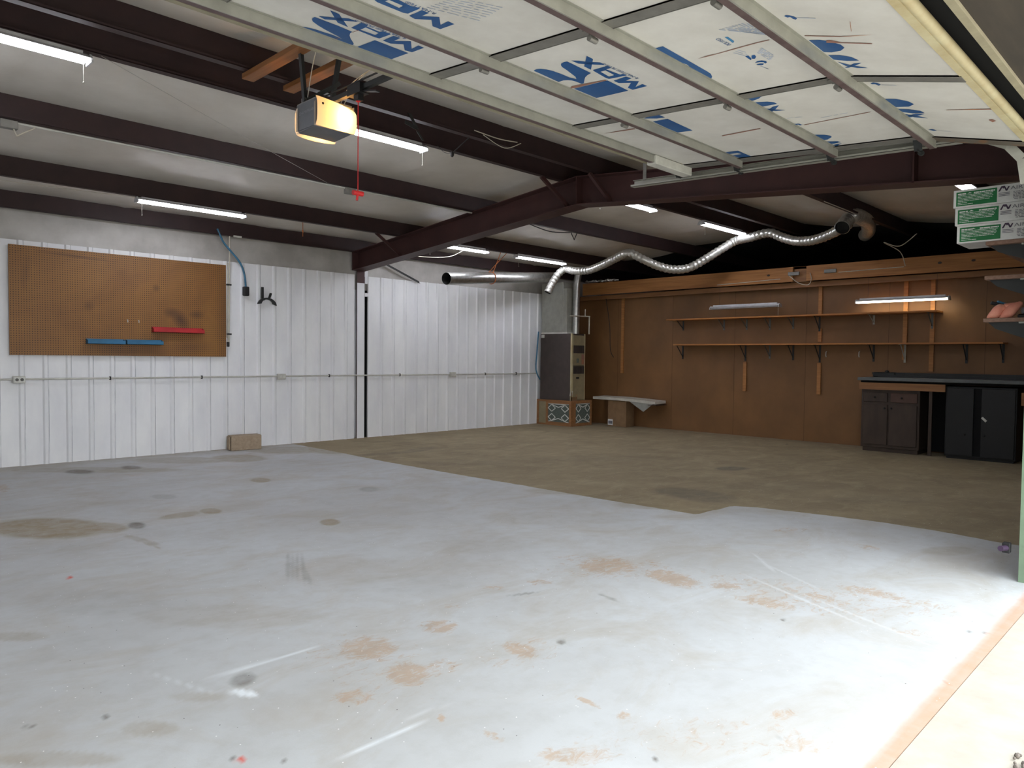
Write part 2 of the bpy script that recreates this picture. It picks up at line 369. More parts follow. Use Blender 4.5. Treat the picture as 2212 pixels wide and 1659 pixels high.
# ---------------------------------------------------------------- measured marks (floor and door-board coordinates, metres)
PRINT_BLUE=[[(1.683, 2.877), (1.731, 2.877), (1.798, 2.877), (1.876, 2.884), (1.88, 2.907), (1.892, 2.931), (1.915, 2.958), (1.959, 3.0), (1.97, 3.021), (1.956, 3.028), (1.928, 3.026), (1.908, 3.031), (1.891, 3.046), (1.882, 3.068), (1.876, 3.076), (1.801, 3.065), (1.734, 3.067), (1.676, 3.075), (1.681, 3.054), (1.697, 3.03), (1.719, 3.012), (1.758, 2.999), (1.803, 2.997), (1.839, 2.991), (1.871, 2.994), (1.896, 2.998), (1.865, 2.985), (1.825, 2.975), (1.784, 2.964), (1.741, 2.948), (1.704, 2.929), (1.691, 2.913), (1.683, 2.895)], [(1.997, 2.883), (2.192, 2.886), (2.193, 3.082), (1.995, 3.085)], [(2.022, 2.855), (2.017, 2.766), (2.052, 2.762), (2.056, 2.816), (2.105, 2.753), (2.167, 2.828), (2.158, 2.766), (2.193, 2.766), (2.195, 2.862), (2.157, 2.869), (2.108, 2.813), (2.065, 2.856)], [(1.846, 2.847), (1.842, 2.76), (1.876, 2.759), (1.879, 2.777), (1.951, 2.781), (1.958, 2.762), (1.999, 2.763), (1.997, 2.847), (1.975, 2.852), (1.884, 2.849), (1.884, 2.833), (1.961, 2.828), (1.957, 2.796), (1.884, 2.79), (1.884, 2.833), (1.884, 2.849)], [(1.686, 2.759), (1.731, 2.761), (1.834, 2.853), (1.778, 2.848)], [(1.687, 2.854), (1.734, 2.814), (1.783, 2.767), (1.829, 2.762), (1.786, 2.805), (1.723, 2.863)], [(1.924, 2.529), (1.921, 2.439), (1.956, 2.438), (1.958, 2.488), (2.009, 2.434), (2.066, 2.494), (2.061, 2.438), (2.096, 2.438), (2.095, 2.531), (2.054, 2.534), (2.008, 2.485), (1.96, 2.536)], [(1.728, 2.512), (1.723, 2.444), (1.781, 2.435), (1.864, 2.445), (1.906, 2.433), (1.907, 2.516), (1.89, 2.525), (1.761, 2.528), (1.776, 2.495), (1.85, 2.5), (1.849, 2.47), (1.778, 2.47), (1.776, 2.495), (1.761, 2.528)], [(2.716, 2.332), (2.907, 2.339), (2.92, 2.373), (2.94, 2.404), (2.97, 2.433), (3.005, 2.465), (3.009, 2.482), (2.986, 2.483), (2.96, 2.484), (2.938, 2.489), (2.923, 2.503), (2.913, 2.526), (2.917, 2.562), (2.835, 2.558), (2.771, 2.555), (2.718, 2.554), (2.71, 2.531), (2.718, 2.507), (2.742, 2.488), (2.778, 2.476), (2.834, 2.471), (2.895, 2.47), (2.935, 2.457), (2.905, 2.438), (2.859, 2.426), (2.805, 2.411), (2.759, 2.402), (2.735, 2.389), (2.719, 2.372), (2.713, 2.349)], [(3.04, 2.339), (3.232, 2.347), (3.238, 2.565), (3.046, 2.565)], [(3.062, 2.316), (3.046, 2.228), (3.082, 2.219), (3.096, 2.266), (3.14, 2.215), (3.205, 2.283), (3.186, 2.226), (3.224, 2.222), (3.233, 2.32), (3.192, 2.321), (3.136, 2.262), (3.106, 2.316)], [(2.878, 2.305), (2.871, 2.209), (2.905, 2.213), (2.906, 2.245), (3.008, 2.235), (3.004, 2.216), (3.035, 2.214), (3.026, 2.319), (2.997, 2.322), (2.894, 2.31), (2.918, 2.289), (3.001, 2.298), (2.995, 2.262), (2.917, 2.257), (2.918, 2.289), (2.894, 2.31)], [(2.712, 2.21), (2.761, 2.211), (2.869, 2.31), (2.814, 2.308)], [(2.717, 2.309), (2.741, 2.281), (2.782, 2.25), (2.815, 2.211), (2.858, 2.212), (2.827, 2.248), (2.77, 2.306)], [(2.816, 1.861), (3.204, 1.865), (3.243, 1.868), (3.281, 1.882), (3.309, 1.903), (3.32, 1.923), (3.126, 1.92), (3.095, 1.898), (3.066, 1.894), (3.037, 1.902), (3.018, 1.922), (2.815, 1.92)], [(3.226, 1.632), (3.213, 1.614), (3.215, 1.594), (3.233, 1.582), (3.25, 1.585), (3.261, 1.599), (3.241, 1.597), (3.231, 1.611)], [(3.25, 1.638), (3.247, 1.619), (3.258, 1.603), (3.272, 1.616), (3.262, 1.634)], [(3.126, 1.63), (3.126, 1.614), (3.17, 1.62), (3.186, 1.632)], [(3.134, 1.602), (3.134, 1.588), (3.159, 1.593), (3.178, 1.608), (3.174, 1.618), (3.156, 1.614)], [(2.776, 1.289), (2.766, 1.277), (2.771, 1.265), (2.786, 1.254), (2.805, 1.25), (2.821, 1.262), (2.811, 1.269), (2.788, 1.27), (2.793, 1.283)], [(3.665, 1.934), (3.642, 1.816), (3.657, 1.805), (3.688, 1.821), (3.718, 1.854), (3.734, 1.89), (3.731, 1.932)], [(3.772, 1.933), (3.77, 1.889), (3.792, 1.842), (3.82, 1.818), (3.853, 1.817), (3.858, 1.869), (3.855, 1.936)], [(3.882, 1.819), (3.891, 1.861), (3.962, 1.939), (3.983, 1.936), (3.97, 1.898), (3.936, 1.863)], [(3.872, 1.939), (3.906, 1.897), (3.943, 1.866), (3.982, 1.829), (3.972, 1.88), (3.917, 1.921)], [(4.279, 1.917), (4.265, 1.899), (4.273, 1.877), (4.306, 1.874), (4.313, 1.889), (4.285, 1.89), (4.313, 1.914), (4.3, 1.924)], [(4.555, 1.946), (4.554, 1.894), (4.579, 1.853), (4.625, 1.83), (4.653, 1.836), (4.698, 1.879), (4.694, 1.946)], [(4.743, 1.955), (4.74, 1.901), (4.769, 1.844), (4.799, 1.835), (4.815, 1.888), (4.799, 1.956)], [(4.825, 1.956), (4.845, 1.9), (4.83, 1.841), (4.875, 1.885), (4.874, 1.916)], [(4.695, 2.591), (4.685, 2.56), (4.685, 2.479), (4.786, 2.482), (4.794, 2.504), (4.74, 2.514), (4.747, 2.575)], [(4.789, 2.603), (4.786, 2.482), (4.919, 2.477), (4.936, 2.578)], [(3.728, 1.295), (3.71, 1.278), (3.716, 1.261), (3.745, 1.254), (3.767, 1.27), (3.742, 1.277), (3.742, 1.293)], [(3.067, 1.315), (3.068, 1.27), (3.098, 1.233), (3.139, 1.211), (3.178, 1.211), (3.216, 1.24), (3.238, 1.288), (3.231, 1.318)], [(3.274, 1.317), (3.277, 1.268), (3.308, 1.23), (3.36, 1.217), (3.363, 1.27), (3.343, 1.319)], [(3.395, 1.219), (3.402, 1.254), (3.47, 1.32), (3.465, 1.298), (3.421, 1.246)], [(3.374, 1.315), (3.42, 1.281), (3.447, 1.25), (3.472, 1.219), (3.471, 1.264), (3.437, 1.303)], [(4.016, 1.326), (4.011, 1.269), (4.06, 1.223), (4.112, 1.214), (4.165, 1.254), (4.183, 1.322)], [(4.223, 1.328), (4.221, 1.27), (4.251, 1.223), (4.293, 1.215), (4.31, 1.279), (4.29, 1.32)], [(4.314, 1.221), (4.315, 1.264), (4.384, 1.333), (4.408, 1.32), (4.359, 1.265)], [(4.331, 1.335), (4.361, 1.277), (4.414, 1.231), (4.404, 1.295)], [(4.7, 1.309), (4.679, 1.282), (4.711, 1.267), (4.725, 1.289)], [(3.706, 2.574), (3.681, 2.523), (3.68, 2.458), (3.752, 2.457), (3.747, 2.51)], [(3.786, 2.565), (3.784, 2.461), (4.084, 2.471), (4.076, 2.58)], [(3.846, 3.125), (3.854, 3.083), (3.899, 3.084), (3.918, 3.123)], [(4.484, 3.114), (4.554, 3.101), (4.862, 3.103), (4.687, 3.134)], [(2.554, 3.088), (2.587, 3.049), (2.647, 3.042), (2.695, 3.07), (2.707, 3.095)], [(2.774, 3.098), (2.81, 3.08), (2.961, 3.076), (2.942, 3.113)]]
PRINT_LIGHT=[[(2.88, 1.596), (2.883, 1.583), (2.941, 1.585), (2.958, 1.599)]]
SEAM_RUST=[[(4.296, 2.385), (4.278, 2.375), (4.244, 2.106), (4.261, 2.107)], [(4.316, 1.865), (4.307, 1.862), (4.247, 1.472), (4.255, 1.475)], [(3.074, 1.245), (3.073, 1.228), (3.106, 1.199), (3.129, 1.085), (3.138, 1.088), (3.12, 1.18), (3.108, 1.242), (3.106, 1.258)], [(3.012, 1.309), (3.005, 1.306), (3.031, 1.17), (3.026, 1.035), (3.039, 1.178)], [(4.206, 1.091), (4.157, 0.883), (4.171, 0.885), (4.214, 1.093)], [(4.394, 0.947), (4.375, 0.927), (4.408, 0.916), (4.443, 0.939)], [(3.033, 1.818), (3.023, 1.757), (3.024, 1.73), (3.032, 1.734), (3.033, 1.763)], [(3.032, 1.734), (3.027, 1.732), (3.014, 1.608), (3.007, 1.516), (3.008, 1.459), (3.014, 1.462), (3.014, 1.52)], [(3.027, 2.577), (3.007, 2.547), (3.012, 2.483), (3.022, 2.384), (3.026, 2.336), (3.037, 2.344), (3.034, 2.39), (3.038, 2.55)], [(3.855, 2.996), (3.849, 2.869), (3.851, 2.744), (3.871, 2.754), (3.864, 2.871)], [(2.868, 1.076), (2.868, 1.074), (2.975, 1.109), (2.979, 1.112)], [(1.873, 3.08), (1.875, 2.985), (1.877, 2.988), (1.878, 3.083)], [(1.877, 2.886), (1.879, 2.839), (1.883, 2.843), (1.88, 2.889)]]
PRINT_TEXT=[((2.072, 2.735), (1.809, 2.752), 'R-MATTE® PLUS-3'), ((3.104, 2.185), (2.835, 2.202), 'R-MATTE® PLUS-3'), ((1.979, 2.411), (1.829, 2.419), 'R-MATTE®'), ((2.969, 1.611), (2.874, 1.618), 'POLYISO')]
PRINT_LINES=[((2.956, 1.449), (2.787, 1.458)), ((2.95, 1.453), (2.789, 1.473)), ((2.944, 1.458), (2.79, 1.487)), ((2.937, 1.462), (2.791, 1.502)), ((2.931, 1.467), (2.792, 1.516)), ((2.924, 1.472), (2.793, 1.531)), ((2.918, 1.476), (2.794, 1.546)), ((2.912, 1.481), (2.795, 1.561)), ((2.905, 1.485), (2.796, 1.576)), ((3.039, 1.621), (3.1, 1.6)), ((3.049, 1.636), (3.112, 1.613)), ((3.059, 1.651), (3.124, 1.627)), ((3.076, 1.528), (3.194, 1.525)), ((3.086, 1.537), (3.204, 1.535)), ((3.095, 1.546), (3.215, 1.544)), ((3.105, 1.555), (3.225, 1.553)), ((3.115, 1.565), (3.236, 1.563)), ((3.276, 1.629), (3.342, 1.618)), ((3.296, 1.627), (3.335, 1.618)), ((1.916, 2.401), (2.137, 2.324)), ((1.917, 2.377), (2.132, 2.298)), ((1.918, 2.353), (2.127, 2.273)), ((1.92, 2.33), (2.123, 2.248)), ((1.921, 2.307), (2.118, 2.224)), ((1.922, 2.284), (2.113, 2.2)), ((1.924, 2.261), (2.109, 2.176)), ((1.925, 2.238), (2.104, 2.153)), ((2.801, 1.248), (2.808, 1.205)), ((3.751, 1.252), (3.757, 1.181)), ((2.803, 1.243), (2.82, 1.178)), ((4.712, 1.261), (4.722, 1.192)), ((4.128, 1.927), (4.156, 1.788)), ((4.223, 1.73), (4.205, 1.576))]
STAINS=[(1.415, 6.135, 0.313, -0.29, -0.084, -0.361, 'B', 0.75), (1.686, 5.884, 0.145, -0.135, -0.054, -0.189, 'B', 0.55), (1.906, 5.782, 0.044, -0.041, -0.036, -0.11, 'D', 0.75), (2.278, 5.919, 0.159, -0.001, -0.037, -0.104, 'B', 0.5), (2.516, 5.915, 0.065, -0.06, -0.045, -0.106, 'B', 0.65), (1.777, 5.296, 0.041, -0.219, -0.025, -0.061, 'B', 0.35), (1.782, 5.104, 0.013, -0.137, -0.014, -0.033, 'B', 0.4), (2.34, 8.828, 0.108, -0.096, -0.042, -0.156, 'D', 0.8), (2.842, 8.784, 0.079, -0.069, -0.046, -0.143, 'D', 0.7), (3.514, 7.056, 0.076, -0.068, -0.065, -0.132, 'B', 0.6), (3.007, 4.911, 0.056, -0.053, -0.06, -0.097, 'B', 0.7), (2.333, 8.264, 0.153, -0.137, -0.026, -0.093, 'O', 0.5), (2.709, 8.207, 0.099, -0.088, -0.041, -0.126, 'O', 0.5), (3.495, 9.003, 0.448, -0.391, -0.107, -0.277, 'B', 0.4), (4.058, 8.728, 0.252, -0.219, -0.147, -0.314, 'B', 0.5), (4.9, 9.081, 0.416, -0.357, -0.193, -0.358, 'B', 0.45), (5.473, 8.857, 0.287, -0.245, -0.332, -0.538, 'B', 0.6), (2.48, 8.878, 0.732, -0.647, -0.059, -0.213, 'B', 0.35), (1.534, 8.198, 0.046, -0.042, -0.053, -0.281, 'O', 0.7), (1.653, 8.431, 0.08, -0.072, -0.018, -0.09, 'O', 0.5), (2.195, 4.057, 0.008, -0.008, -0.108, -0.199, 'D', 0.32), (2.205, 4.02, 0.006, -0.006, -0.107, -0.196, 'D', 0.28), (2.235, 4.019, 0.006, -0.006, -0.11, -0.197, 'D', 0.3), (2.246, 3.968, 0.008, -0.003, -0.114, -0.215, 'D', 0.36), (2.166, 3.774, 0.013, 0.004, -0.051, -0.114, 'D', 0.3), (2.469, 6.792, 0.081, -0.074, -0.04, -0.111, 'D', 0.25), (3.609, 2.726, 0.135, -0.128, -0.162, -0.124, 'O', 0.8), (3.68, 2.306, 0.018, -0.172, -0.113, -0.062, 'O', 0.9), (3.055, 2.788, 0.054, -0.05, -0.044, -0.041, 'O', 0.7), (2.798, 2.893, 0.041, -0.039, -0.034, -0.035, 'O', 0.7), (1.816, 2.66, 0.09, -0.086, -0.076, -0.111, 'O', 0.85), (1.787, 2.335, 0.067, -0.065, -0.069, -0.09, 'O', 0.85), (2.209, 2.643, 0.066, -0.063, -0.05, -0.06, 'O', 0.85), (2.291, 2.196, 0.019, -0.096, -0.055, -0.043, 'O', 0.85), (1.929, 2.297, 0.066, -0.064, -0.044, -0.052, 'O', 0.6), (2.121, 2.17, 0.044, -0.043, -0.046, -0.047, 'O', 0.55), (2.414, 2.21, 0.034, -0.032, -0.028, -0.026, 'O', 0.6), (2.439, 2.816, 0.044, -0.042, -0.028, -0.032, 'O', 0.6), (6.149, 3.834, 0.151, -0.137, -0.173, -0.109, 'D', 0.5), (6.126, 3.565, 0.08, -0.318, -0.276, -0.155, 'D', 0.55), (7.934, 4.197, 0.142, -0.125, -0.136, -0.072, 'D', 0.8), (6.229, 7.94, 0.362, 0.058, -0.121, -0.159, 'D', 0.45), (5.658, 7.922, 0.385, -0.076, -0.067, -0.095, 'D', 0.35), (4.03, 5.881, 0.065, -0.059, -0.071, -0.103, 'D', 0.35), (1.29, 2.739, 0.046, -0.011, -0.02, -0.054, 'D', 0.6), (1.24, 2.626, 0.03, -0.051, -0.013, -0.024, 'W', 0.9), (1.52, 2.313, 0.065, -0.062, -0.033, -0.051, 'O', 0.75), (1.104, 2.716, 0.074, -0.071, -0.015, -0.037, 'B', 0.3), (0.893, 2.592, 0.067, -0.065, -0.018, -0.052, 'B', 0.35), (0.772, 3.854, 0.096, -0.091, -0.013, -0.064, 'B', 0.35), (0.615, 2.597, 0.144, -0.14, -0.012, -0.048, 'B', 0.35), (1.183, 4.678, 0.009, -0.009, -0.007, -0.03, 'R', 0.9), (1.024, 2.195, 0.011, -0.01, -0.005, -0.01, 'R', 0.9), (0.811, 2.784, 0.008, -0.007, -0.002, -0.009, 'D', 0.9), (0.605, 2.89, 0.009, -0.009, -0.002, -0.009, 'D', 0.9), (1.116, 2.098, 0.009, -0.008, -0.003, -0.006, 'D', 0.95), (1.015, 2.218, 0.005, -0.006, -0.003, -0.006, 'D', 0.9), (1.967, 1.278, 0.006, -0.006, -0.006, -0.004, 'D', 0.95), (2.385, 1.055, 0.007, -0.006, -0.007, -0.003, 'D', 0.95), (3.478, 1.548, 0.006, -0.006, -0.012, -0.006, 'D', 0.9), (3.271, 0.784, -0.011, -0.009, -0.009, -0.001, 'D', 0.9), (3.976, 0.86, 0.008, -0.008, -0.014, -0.003, 'D', 0.8), (4.015, 0.806, 0.01, -0.009, -0.01, -0.003, 'D', 0.7), (2.481, 2.123, 0.009, -0.009, -0.017, -0.014, 'D', 0.7), (10.866, 4.843, 0.017, -0.014, -0.12, -0.054, 'D', 0.5), (2.115, 1.675, -0.003, -0.066, -0.015, -0.008, 'O', 0.9), (2.126, 1.522, 0.021, -0.021, -0.022, -0.016, 'O', 0.8), (1.696, 1.742, 0.003, -0.053, -0.021, -0.013, 'O', 0.8), (1.809, 1.467, 0.101, -0.099, -0.047, -0.038, 'O', 0.7), (2.553, 1.126, 0.036, -0.035, -0.04, -0.018, 'O', 0.75), (2.385, 0.985, 0.078, -0.075, -0.058, -0.025, 'O', 0.6), (1.651, 1.964, 0.009, -0.009, -0.022, -0.025, 'O', 0.8), (3.778, 2.021, 0.069, -0.065, -0.054, -0.03, 'O', 0.8), (3.677, 1.736, 0.038, -0.159, -0.087, -0.037, 'O', 0.75), (3.965, 1.598, 0.033, -0.099, -0.048, -0.018, 'O', 0.75), (4.256, 1.387, 0.005, -0.188, -0.079, -0.022, 'O', 0.75), (4.254, 1.117, 0.064, -0.113, -0.05, -0.012, 'O', 0.6), (3.769, 1.051, 0.04, -0.107, -0.053, -0.013, 'O', 0.55), (5.366, 2.372, 0.124, -0.115, -0.103, -0.046, 'O', 0.55), (5.277, 1.772, 0.001, -0.106, -0.067, -0.02, 'O', 0.6), (3.945, 1.523, 0.034, -0.167, -0.056, -0.019, 'O', 0.65), (2.164, 1.33, 0.069, -0.067, -0.027, -0.018, 'O', 0.5), (2.129, 1.238, 0.055, -0.054, -0.024, -0.014, 'O', 0.5), (4.869, 1.296, 0.124, -0.117, -0.054, -0.014, 'O', 0.35), (3.911, 1.671, 0.109, -0.536, -0.256, -0.097, 'O', 0.52), (1.744, 2.534, 0.134, -0.298, -0.204, -0.255, 'O', 0.45), (3.6, 2.652, 0.309, -0.291, -0.209, -0.155, 'O', 0.5), (2.25, 1.204, 0.373, -0.363, -0.141, -0.077, 'O', 0.42), (2.258, 2.172, 0.173, -0.167, -0.126, -0.122, 'O', 0.4), (4.176, 1.262, 0.013, -0.332, -0.207, -0.052, 'O', 0.5), (3.599, 2.98, 0.13, -0.121, -0.084, -0.07, 'O', 0.5), (2.712, 1.185, 0.064, -0.062, -0.023, -0.01, 'O', 0.4), (1.445, 2.834, 0.184, -0.007, -0.004, -0.011, 'W', 0.6), (1.409, 1.98, 0.136, 0.001, -0.003, -0.007, 'W', 0.6), (1.656, 2.03, 0.087, -0.003, -0.003, -0.006, 'W', 0.4), (3.87, 1.636, -0.136, -0.303, -0.011, -0.003, 'W', 0.28), (4.391, 2.088, -0.122, -0.117, -0.018, -0.004, 'W', 0.3), (3.81, 1.321, -0.114, -0.27, -0.009, -0.002, 'W', 0.22), (1.104, 2.879, 0.043, -0.146, -0.004, -0.007, 'W', 0.25), (4.254, 1.877, -0.124, -0.211, -0.012, -0.004, 'W', 0.2), (2.844, 2.706, 0.065, -0.028, -0.008, -0.008, 'D', 0.5), (3.133, 2.357, -0.008, -0.058, -0.012, -0.008, 'D', 0.5), (3.272, 3.679, 0.273, -0.255, -0.113, -0.127, 'B', 0.12), (4.38, 3.822, 0.435, -0.401, -0.179, -0.156, 'B', 0.12), (2.544, 3.248, 0.226, -0.214, -0.105, -0.134, 'D', 0.06), (1.571, 3.459, 0.323, -0.309, -0.071, -0.155, 'B', 0.15), (1.151, 4.141, 0.27, -0.257, -0.055, -0.196, 'D', 0.06), (5.469, 4.482, 0.4, -0.361, -0.154, -0.127, 'B', 0.3), (5.46, 3.584, 0.272, -0.249, -0.175, -0.115, 'B', 0.3), (5.87, 6.611, 0.461, -0.403, -0.129, -0.145, 'D', 0.2), (7.476, 5.753, 0.678, -0.59, -0.209, -0.161, 'D', 0.15), (7.251, 3.221, 0.537, -0.483, -0.242, -0.108, 'D', 0.15), (7.17, 2.31, 0.389, -0.354, -0.193, -0.063, 'D', 0.2), (5.585, 1.351, 0.14, -0.131, -0.138, -0.034, 'B', 0.3)]


# ---------------------------------------------------------------- setting
XW, XP, XE = -0.9, 11.55, 16.6          # left end, brown partition, far end
YF0, YF1, YB = 0.58, 0.86, 9.70         # door wall (outside, inside), white wall
RIDGE, ZR, ZE = 5.25, 3.28, 2.86
def zroof(y): return ZR-(ZR-ZE)/(9.69-RIDGE)*abs(y-RIDGE)

def make_floor():
    x0, x1, y0, y1, st = XW, XP, 0.74, 9.9, 0.018
    nx = int((x1-x0)/st); ny = int((y1-y0)/st)
    xs = np.linspace(x0, x1, nx+1); ys = np.linspace(y0, y1, ny+1)
    X, Y = np.meshgrid(xs, ys); X = X.ravel(); Y = Y.ravel()
    me = bpy.data.meshes.new('floor')
    co = np.stack([X, Y, np.zeros_like(X)], 1)
    idx = np.arange((nx+1)*(ny+1)).reshape(ny+1, nx+1)
    q = np.stack([idx[:-1, :-1], idx[:-1, 1:], idx[1:, 1:], idx[1:, :-1]], -1).reshape(-1, 4)
    me.vertices.add(len(co)); me.vertices.foreach_set('co', co.ravel())
    me.loops.add(q.size); me.loops.foreach_set('vertex_index', q.ravel())
    me.polygons.add(len(q)); me.polygons.foreach_set('loop_start', np.arange(len(q))*4)
    me.update(calc_edges=True); me.validate()
    A = np.zeros((len(co), 4)); Z = np.zeros((len(co), 4)); Z[:, 3] = 1
    for cx, cy, ax, ay, bx, by, kd, amt in STAINS:
        det = ax*by-ay*bx
        dx = X-cx; dy = Y-cy
        u = (dx*by-dy*bx)/det; w = (ax*dy-ay*dx)/det
        r = np.sqrt(u*u+w*w)
        if kd == 'O': g = np.clip((1.75-r)/1.1, 0, 1)*amt
        elif kd == 'B': g = np.clip((1.12-r)*4, 0, 1)*amt
        else: g = np.clip((1.25-r)*2.2, 0, 1)*amt
        if kd in 'WD' and min(math.hypot(ax, ay), math.hypot(bx, by)) < 0.02:
            g = np.clip((1.6-r)*1.6, 0, 1)*amt
        if kd == 'R': Z[:, 1] = np.maximum(Z[:, 1], g)
        else:
            c = {'B': 0, 'O': 1, 'D': 2, 'W': 3}[kd]; A[:, c] = np.maximum(A[:, c], g)
    by_ = np.array([0.7, 1.19, 1.58, 2.07, 2.44, 2.93, 3.10, 3.14, 4.1, 5.06, 6.0, 7.3, 8.85, 9.9])
    bx_ = np.array([6.10, 6.12, 6.19, 6.18, 6.11, 6.0, 5.90, 5.35, 5.296, 5.283, 5.247, 5.238, 5.30, 5.30])
    edge = np.interp(Y, by_, bx_)
    Z[:, 0] = np.clip((X-edge)/0.05+0.5, 0, 1)
    back = np.clip((Y-9.25)/0.35, 0, 1)*0.45
    A[:, 0] = np.maximum(A[:, 0], back)
    Z[:, 2] = np.clip((0.815-Y)/0.03, 0, 1)*np.clip((X-1.2)/1.0, 0, 1)
    for nm, arr in (('stain', A), ('zone', Z)):
        at = me.color_attributes.new(nm, 'FLOAT_COLOR', 'POINT'); at.data.foreach_set('color', arr.astype(np.float32).ravel())
    me.materials.append(M['floor'])
    o = bpy.data.objects.new('floor', me); COL.objects.link(o); struct(o)
make_floor()
struct(MB().add([(-30, -40, -0.004), (40, -40, -0.004), (40, 0.74, -0.004), (-30, 0.74, -0.004)], [(0, 1, 2, 3)]).build('driveway', M['driveway']))
b = MB(); b.box(XW, XP, 0.74, 9.9, -0.15, -0.02); struct(b.build('floor_slab', M['driveway']))

# white ribbed back wall, two panel runs either side of the steel column
def ribbed(xa, xb, ribs, y, z0, z1, hw=0.030, tw=0.014, dp=0.019):
    prof = [(xa, y)]; dirt = set()
    for r in ribs:
        if r-hw < xa+0.01 or r+hw > xb-0.01: continue
        prof.append((r-hw, y))
        prof += [(r-tw, y-dp), (r+tw, y-dp), (r+hw, y)]
        dirt.add(len(prof)-1); prof.append((r+hw+0.0045, y))
    prof.append((xb, y))
    n = len(prof); m = MB()
    vs = [(p[0], p[1], z0) for p in prof]+[(p[0], p[1], z1) for p in prof]
    for i in range(n-1): m.add([vs[i], vs[i+1], vs[n+i+1], vs[n+i]], [(0, 1, 2, 3)], 1 if i in dirt else 0)
    vs = [(p[0], y+0.03, z0) for p in prof]+[(p[0], y+0.03, z1) for p in prof]
    m.add(vs, [(n+i, n+i+1, i+1, i) for i in range(n-1)])
    top = [(p[0], p[1], z1) for p in prof]+[(xb, y+0.03, z1), (xa, y+0.03, z1)]
    m.poly(top)
    m.poly([(xa, y, z0), (xa, y, z1), (xa, y+0.03, z1), (xa, y+0.03, z0)]); m.poly([(xb, y+0.03, z0), (xb, y+0.03, z1), (xb, y, z1), (xb, y, z0)])
    return m
ribsA = [2.0+0.2335*i for i in range(-12, 20)]
struct(ribbed(XW, 6.362, ribsA, YB, 0.0, 2.525).build('wall_back', [M['white_paint'], M['crease']]))
ribsB = [6.86+0.229*i for i in range(0, 20)]
struct(ribbed(6.612, 11.5, ribsB, YB, 0.0, 2.515).build('wall_back', [M['white_paint'], M['crease']]))
b = MB(); b.box(XW, XE, 9.80, 9.95, 0.0, 3.1); b.box(6.34, 6.64, 9.786, 9.80, 0.0, 2.42)
struct(b.build('wall_back', M['dark']))
b = MB()
nx, nz = 90, 6
vs = []
for j in range(nz+1):
    for i in range(nx+1):
        x = lerp(XW, XE, i/nx); z = lerp(2.3, 3.06, j/nz)
        vs.append((x, 9.76+0.006*math.sin(x*5.1+z*7)+0.004*math.sin(x*13.7-z*4), z))
b.add(vs, [(j*(nx+1)+i, j*(nx+1)+i+1, (j+1)*(nx+1)+i+1, (j+1)*(nx+1)+i) for j in range(nz) for i in range(nx)], 0, True)
struct(b.build('wall_back', M['vinyl_wall']))
b = MB(); b.box(6.53, 6.61, 9.70, 9.73, 2.20, 2.255); b.box(6.53, 6.61, 9.71, 9.74, 2.40, 2.6)
struct(b.build('trim_1', M['white_paint']))

# brown hardboard partition with the loft deck behind it
b = MB(); b.box(XP, XP+0.05, 0.8, YB+0.1, 0, 2.47)
for y in (1.22, 2.44, 3.66, 4.88, 6.1, 7.32, 8.54): b.box(XP-0.001, XP, y-0.0012, y+0.0012, 0, 2.45, 1)
struct(b.build('wall_right', [M['hardboard'], M['dark']]))
b = MB(); b.box(XP-0.1, XE, 0.8, YB+0.1, 2.475, 2.50); struct(b.build('floor_loft', M['cab_brown']))
b = MB(); b.box(XE, XE+0.1, 0.5, 10.0, 0, 3.6); struct(b.build('wall_far', M['dark']))  # end wall coloured black for the darkness of the loft
b = MB(); b.box(XW-0.1, XW, 0.5, 10.0, 0, 3.6); struct(b.build('wall_left', M['white_paint']))

# door wall with its opening
JL, JR, ZH = -0.25, 5.10, 2.50
b = MB()
b.box(XW-0.1, JL, YF0, YF1, 0, 2.60); b.box(JR, XE+0.1, YF0, YF1, 0, 2.60); b.box(XW-0.1, XE+0.1, 0.42, 0.715, ZH, 3.1)
struct(b.build('wall_front', M['header']))
b = MB(); b.box(XW-0.1, XE+0.1, 0.715, 0.86, 2.60, 3.1); b.box(JL, JR, 0.742, 0.86, 2.56, 2.60); struct(b.build('added_gap_backing', M['dark']))  # added black backing: keeps light out and darkens the gap behind the seal
b = MB(); b.box(JL, JR, 0.715, 0.742, ZH-0.018, ZH+0.10); struct(b.build('trim_2', M['trim_dirty']))
b = MB(); b.box(JR-0.012, JR+0.14, YF0-0.03, YF1+0.012, 0, 2.46); struct(b.build('trim_3', M['jamb']))
b = MB(); b.box(JL-0.14, JL+0.012, YF0-0.03, YF1+0.012, 0, 2.46); struct(b.build('trim_4', M['jamb']))

